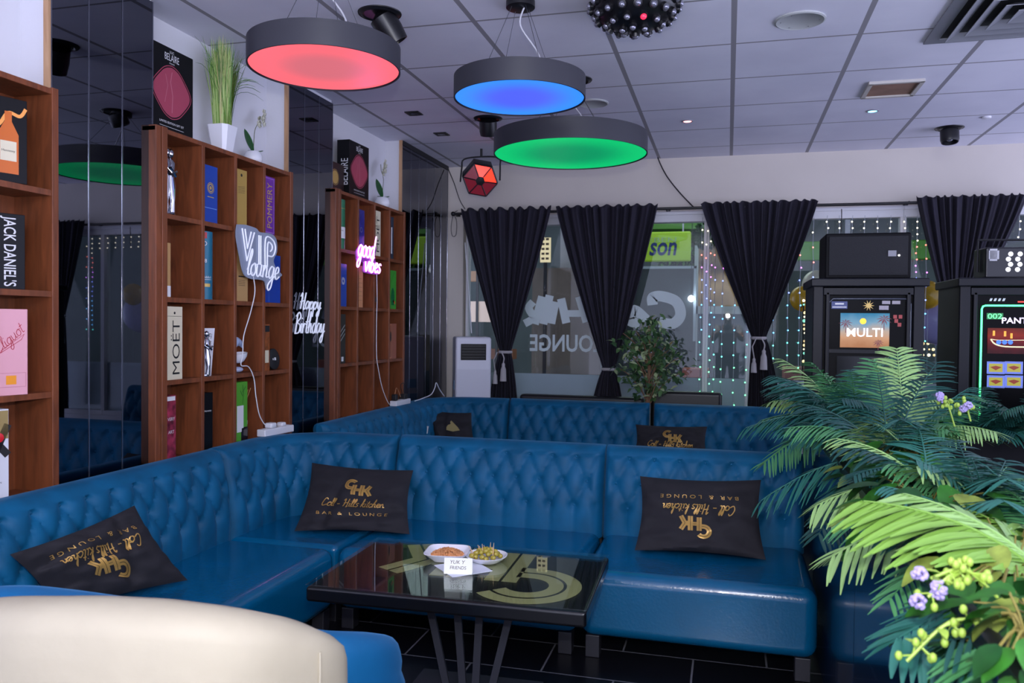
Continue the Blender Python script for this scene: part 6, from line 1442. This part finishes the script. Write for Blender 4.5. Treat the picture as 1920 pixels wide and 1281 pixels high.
# topiary ball
q = far(1325, 442, 9.6); o = empty('topiary_ball', q, 'dark green hanging topiary ball beyond the window beside the middle curtain', 'plant'); m = MB(); rnd = random.Random(4); MB().tube([(0, 0, .1), (0, 0, 3.3-q.z)], .006, 6).build('hanger', BLACK, o)
for i in range(500): d = Vector((rnd.gauss(0, 1), rnd.gauss(0, 1), rnd.gauss(0, 1))).normalized(); leaf_mesh(m, d*.13, d+Vector((rnd.gauss(0, .5), rnd.gauss(0, .5), rnd.gauss(0, .5))), (0, .3, 1), .05, .02, 0, n=2)
m.sphere((0, 0, 0), .13); m.build('leaves', mat('topiary_green', '1f4a22', .7), o, kind='stuff')
# leafy green wall behind sign
a = far(1290, 500, 11); o = empty('green_hedge', (a.x, 11, .0), 'bright green leafy wall strip beyond the window left of the middle curtain', 'hedge'); m = MB()
for i in range(900): p = Vector((rnd.uniform(-.45, .35), rnd.uniform(-.05, .05), rnd.uniform(.9, 2.65))); leaf_mesh(m, p, (rnd.gauss(0, 1), -.6, rnd.gauss(0, 1)), (0, .3, 1), .08, .035, 0, n=2)
m.build('leaves', mat('hedge_green', '4a7a30', .7), o, kind='stuff')
MB().box(-.4, .3, .05, .1, .0, 2.6).build('backing', mat('hedge_dark', '1a2a1a', .8), o)
# pale lit shop front behind middle mullion
a, b = far(1325, 460, 10.8), far(1400, 560, 10.8); o = empty('poster_display', ((a.x+b.x)/2, 10.8, 0), 'pale shop front with a figured poster beyond the window left of the middle curtain', 'shop front'); hw = (b.x-a.x)/2+.15
MB().box(-hw, hw, 0, .05, b.z-.1, a.z).build('poster', screen_mat('figured_poster', (1.6, 2.6, 5, [(0, '5a4a3a'), (.35, 'a89070'), (.6, '4a3c34'), (1, '988870')], .55), ), o); MB().box(-hw, hw, -.02, 0, b.z-.2, b.z-.1).box(-hw, -hw+.05, -.02, .0, -.1, a.z).build('pale_frame', mat('shop_white', 'a8b0b4', .5), o); MB().box(-hw, hw, .0, .05, -.1, b.z-.2).build('lower_panel', mat('shop_lower', '5a646c', .5), o)
# salmon planter box
a, b = far(1290, 690, 9.0), far(1320, 706, 9.0); o = MB().rbox(-.14, .14, -.14, .14, 0, a.z+.02, .01).build('salmon_planter', mat('salmon_planter', 'a05a4a', .6), None, ((a.x+b.x)/2, 9.0, -.02)); tag(o, 'salmon coloured planter box beyond the window right of the ficus', 'planter')
a, b = far(1478, 684, 9.0), far(1522, 760, 9.0); o = MB().rbox(-.2, .2, -.2, .2, 0, a.z, .01).build('salmon_planter', mat('rose_planter', 'a07068', .6), None, ((a.x+b.x)/2+.03, 9.0, -.02)); tag(o, 'rose coloured planter box beyond the window left of the first machine', 'planter')
# balloons
def balloon(px, py, Rpx, Y, col, label):
    q = far(px, py, Y); R__ = Rpx/FPX*Y; o = empty('balloon', q, label, 'balloon'); MB().sphere((0, 0, 0), R__, 24, 16, sc=(1, 1, 1.1)).build('skin', mat('balloon_'+col, col, .25), o); MB().lathe([(.012, -R__*1.14), (.004, -R__*1.08)], 10).build('knot', mat('balloon_'+col), o); MB().tube([(0, 0, -R__*1.12), (.01, 0, -q.z-.02)], .0015, 4).build('ribbon', WIRE, o)
balloon(1503, 560, 20, 8.0, 'c89820', 'gold balloon left of the first gaming machine'); balloon(1530, 535, 24, 8.2, 'c8c0b0', 'cream balloon behind the gold one left of the first machine')
balloon(1740, 553, 22, 8.0, 'b88a20', 'gold balloon between the two machines'); balloon(1755, 600, 38, 8.3, '9a90c0', 'lilac balloon between the two machines')
# golden lantern rack (each a small lit lamp)
def rack(px0, px1, py0, py1, Y, label, cols, nx, nz):
    a, b = far(px0, py0, Y), far(px1, py1, Y); o = empty('lantern_rack', ((a.x+b.x)/2, Y, b.z), label, 'lantern rack'); hw = (b.x-a.x)/2; hz = a.z-b.z; rnd = random.Random(px0)
    MB().box(-hw, -hw+.012, 0, .02, -b.z, hz).box(hw-.012, hw, 0, .02, -b.z, hz).box(-hw, hw, 0, .02, hz-.012, hz).build('rack_frame', BLACKMATT, o)
    for i in range(nx):
        for j in range(nz):
            if rnd.random() < .15: continue
            MB().sphere((-hw+(i+.5)*2*hw/nx+rnd.uniform(-.01, .01), 0, (j+.5)*hz/nz), rnd.uniform(.008, .016), 8, 6).build('lantern', mat('lantern_'+cols[(i+j) % len(cols)], 'ffffff', .3, emit=cols[(i+j) % len(cols)], es=1.4, sample=False), o)
rack(1506, 1527, 560, 682, 7.9, 'tall rack of golden beads and lights left of the first machine', ['ffd890', 'c8a050', '60c0a0', 'ffe8c0'], 4, 16)
rack(1728, 1776, 575, 672, 8.6, 'rack of warm lanterns beyond the window between the machines', ['ffd890', 'fff0c0', 'e8b860'], 5, 9)

# ---------------------------------------------------------------- the photographer, seen only as a reflection in the window glass
def skinned(name, verts, edges, radii, mt, parent, root=0, sub=1):
    me = bpy.data.meshes.new(name); me.from_pydata(verts, edges, []); o = bpy.data.objects.new(name, me); COL.objects.link(o); o.parent = parent
    s_ = o.modifiers.new('skin', 'SKIN'); s_.use_smooth_shade = True
    for v, rr in zip(me.skin_vertices[0].data, radii): v.radius = (rr, rr) if not isinstance(rr, tuple) else rr
    me.skin_vertices[0].data[root].use_root = True
    b = o.modifiers.new('u', 'SUBSURF'); b.levels = sub; b.render_levels = sub; me.materials.append(mt); return o
pp = empty('person', (0, -.34, 0), 'person in a light shirt holding a camera at chest height, visible reflected in the window', 'person', rz=.0)
skin_ = mat('skin', 'b88468', .55)
V = [(0, 0, .92), (0, 0, 1.12), (0, 0, 1.34), (0, .0, 1.45), (0, .01, 1.52), (0, .02, 1.62), (0, .02, 1.72),
     (.19, 0, 1.38), (.25, .10, 1.18), (.11, .27, 1.36), (-.19, 0, 1.38), (-.25, .10, 1.18), (-.11, .27, 1.36),
     (.10, 0, .86), (.12, .02, .48), (.12, 0, .09), (.13, .16, .04), (-.10, 0, .86), (-.12, .02, .48), (-.12, 0, .09), (-.13, .16, .04)]
Ed = [(0, 1), (1, 2), (2, 3), (3, 4), (4, 5), (5, 6), (2, 7), (7, 8), (8, 9), (2, 10), (10, 11), (11, 12), (0, 13), (13, 14), (14, 15), (15, 16), (0, 17), (17, 18), (18, 19), (19, 20)]
Rr = [.14, .13, .15, .07, .055, .09, .07, .07, .045, .03, .07, .045, .03, .095, .06, .045, .035, .095, .06, .045, .035]
body = skinned('body', V, Ed, Rr, skin_, pp, 0, 2)
skinned('shirt', [(0, 0, .90), (0, 0, 1.12), (0, 0, 1.34), (0, 0, 1.43), (.19, 0, 1.38), (.235, .05, 1.26), (-.19, 0, 1.38), (-.235, .05, 1.26)], [(0, 1), (1, 2), (2, 3), (2, 4), (4, 5), (2, 6), (6, 7)], [.165, .155, .175, .085, .09, .075, .09, .075], mat('light_shirt', 'd0d0cc', .8), pp, 0, 2)
skinned('trousers', [(0, 0, .94), (.10, 0, .86), (.12, .02, .48), (.12, 0, .12), (-.10, 0, .86), (-.12, .02, .48), (-.12, 0, .12)], [(0, 1), (1, 2), (2, 3), (0, 4), (4, 5), (5, 6)], [.155, .115, .085, .07, .115, .085, .07], mat('dark_trousers', '2a2c38', .8), pp, 0, 2)
for s_ in (-1, 1): MB().rbox(s_*.13-.05, s_*.13+.05, -.08, .2, 0, .09, .03, 3).build('shoe', BLACKMATT, pp)
MB().sphere((0, .0, 1.73), .1, sc=(.85, 1, .75)).build('hair', mat('dark_hair', '1c1614', .7), pp)
for s_ in (-1, 1): MB().sphere((s_*.032, .105, 1.655), .012).build('eye', mat('eye_dark', '201814', .3), pp)
MB().tube([(0, .10, 1.655), (0, .125, 1.62), (0, .105, 1.612)], [.008, .013, .009], 8).build('nose', skin_, pp); MB().tube([(-.022, .098, 1.585), (0, .106, 1.583), (.022, .098, 1.585)], .005, 6).build('mouth', mat('lips', '8a4a44', .5), pp)
for s_ in (-1, 1):
    for k in range(5):
        a = (s_*.10, .27, 1.37+.0) ; z = 1.445-k*.022 if k < 4 else 1.45
        pts = [(s_*.11, .27, 1.36+.0), (s_*.115, .29, z-.03), (s_*.105, .305+.004*k, z-.02), (s_*.085, .31, z-.02)] if k < 4 else [(s_*.10, .26, 1.37), (s_*.08, .262, 1.40), (s_*.06, .265, 1.41)]
        MB().tube(smooth(pts, 3), [.0095]*3*(len(pts)-1)+[.007], 8).build('finger', skin_, pp)
# the camera body sits behind the view point
cb = empty('camera_body', (0, -.06, H), 'black photo camera with flash, visible reflected in the window', 'camera')
MB().rbox(-.07, .07, -.035, .02, -.05, .045, .01, 3).build('housing', BLACK, cb); MB().lathe([(.032, 0), (.034, .02), (.03, .03), (.001, .028)], 24, frame((0, .02, 0), (1, 0, 0), (0, 1, 0))).build('lens', BLACK, cb)
MB().rbox(-.02, .02, -.03, .03, .045, .14, .006).build('flash_stem', BLACK, cb); MB().rbox(-.036, .036, -.03, .045, .14, .205, .008).build('flash_head', BLACK, cb)
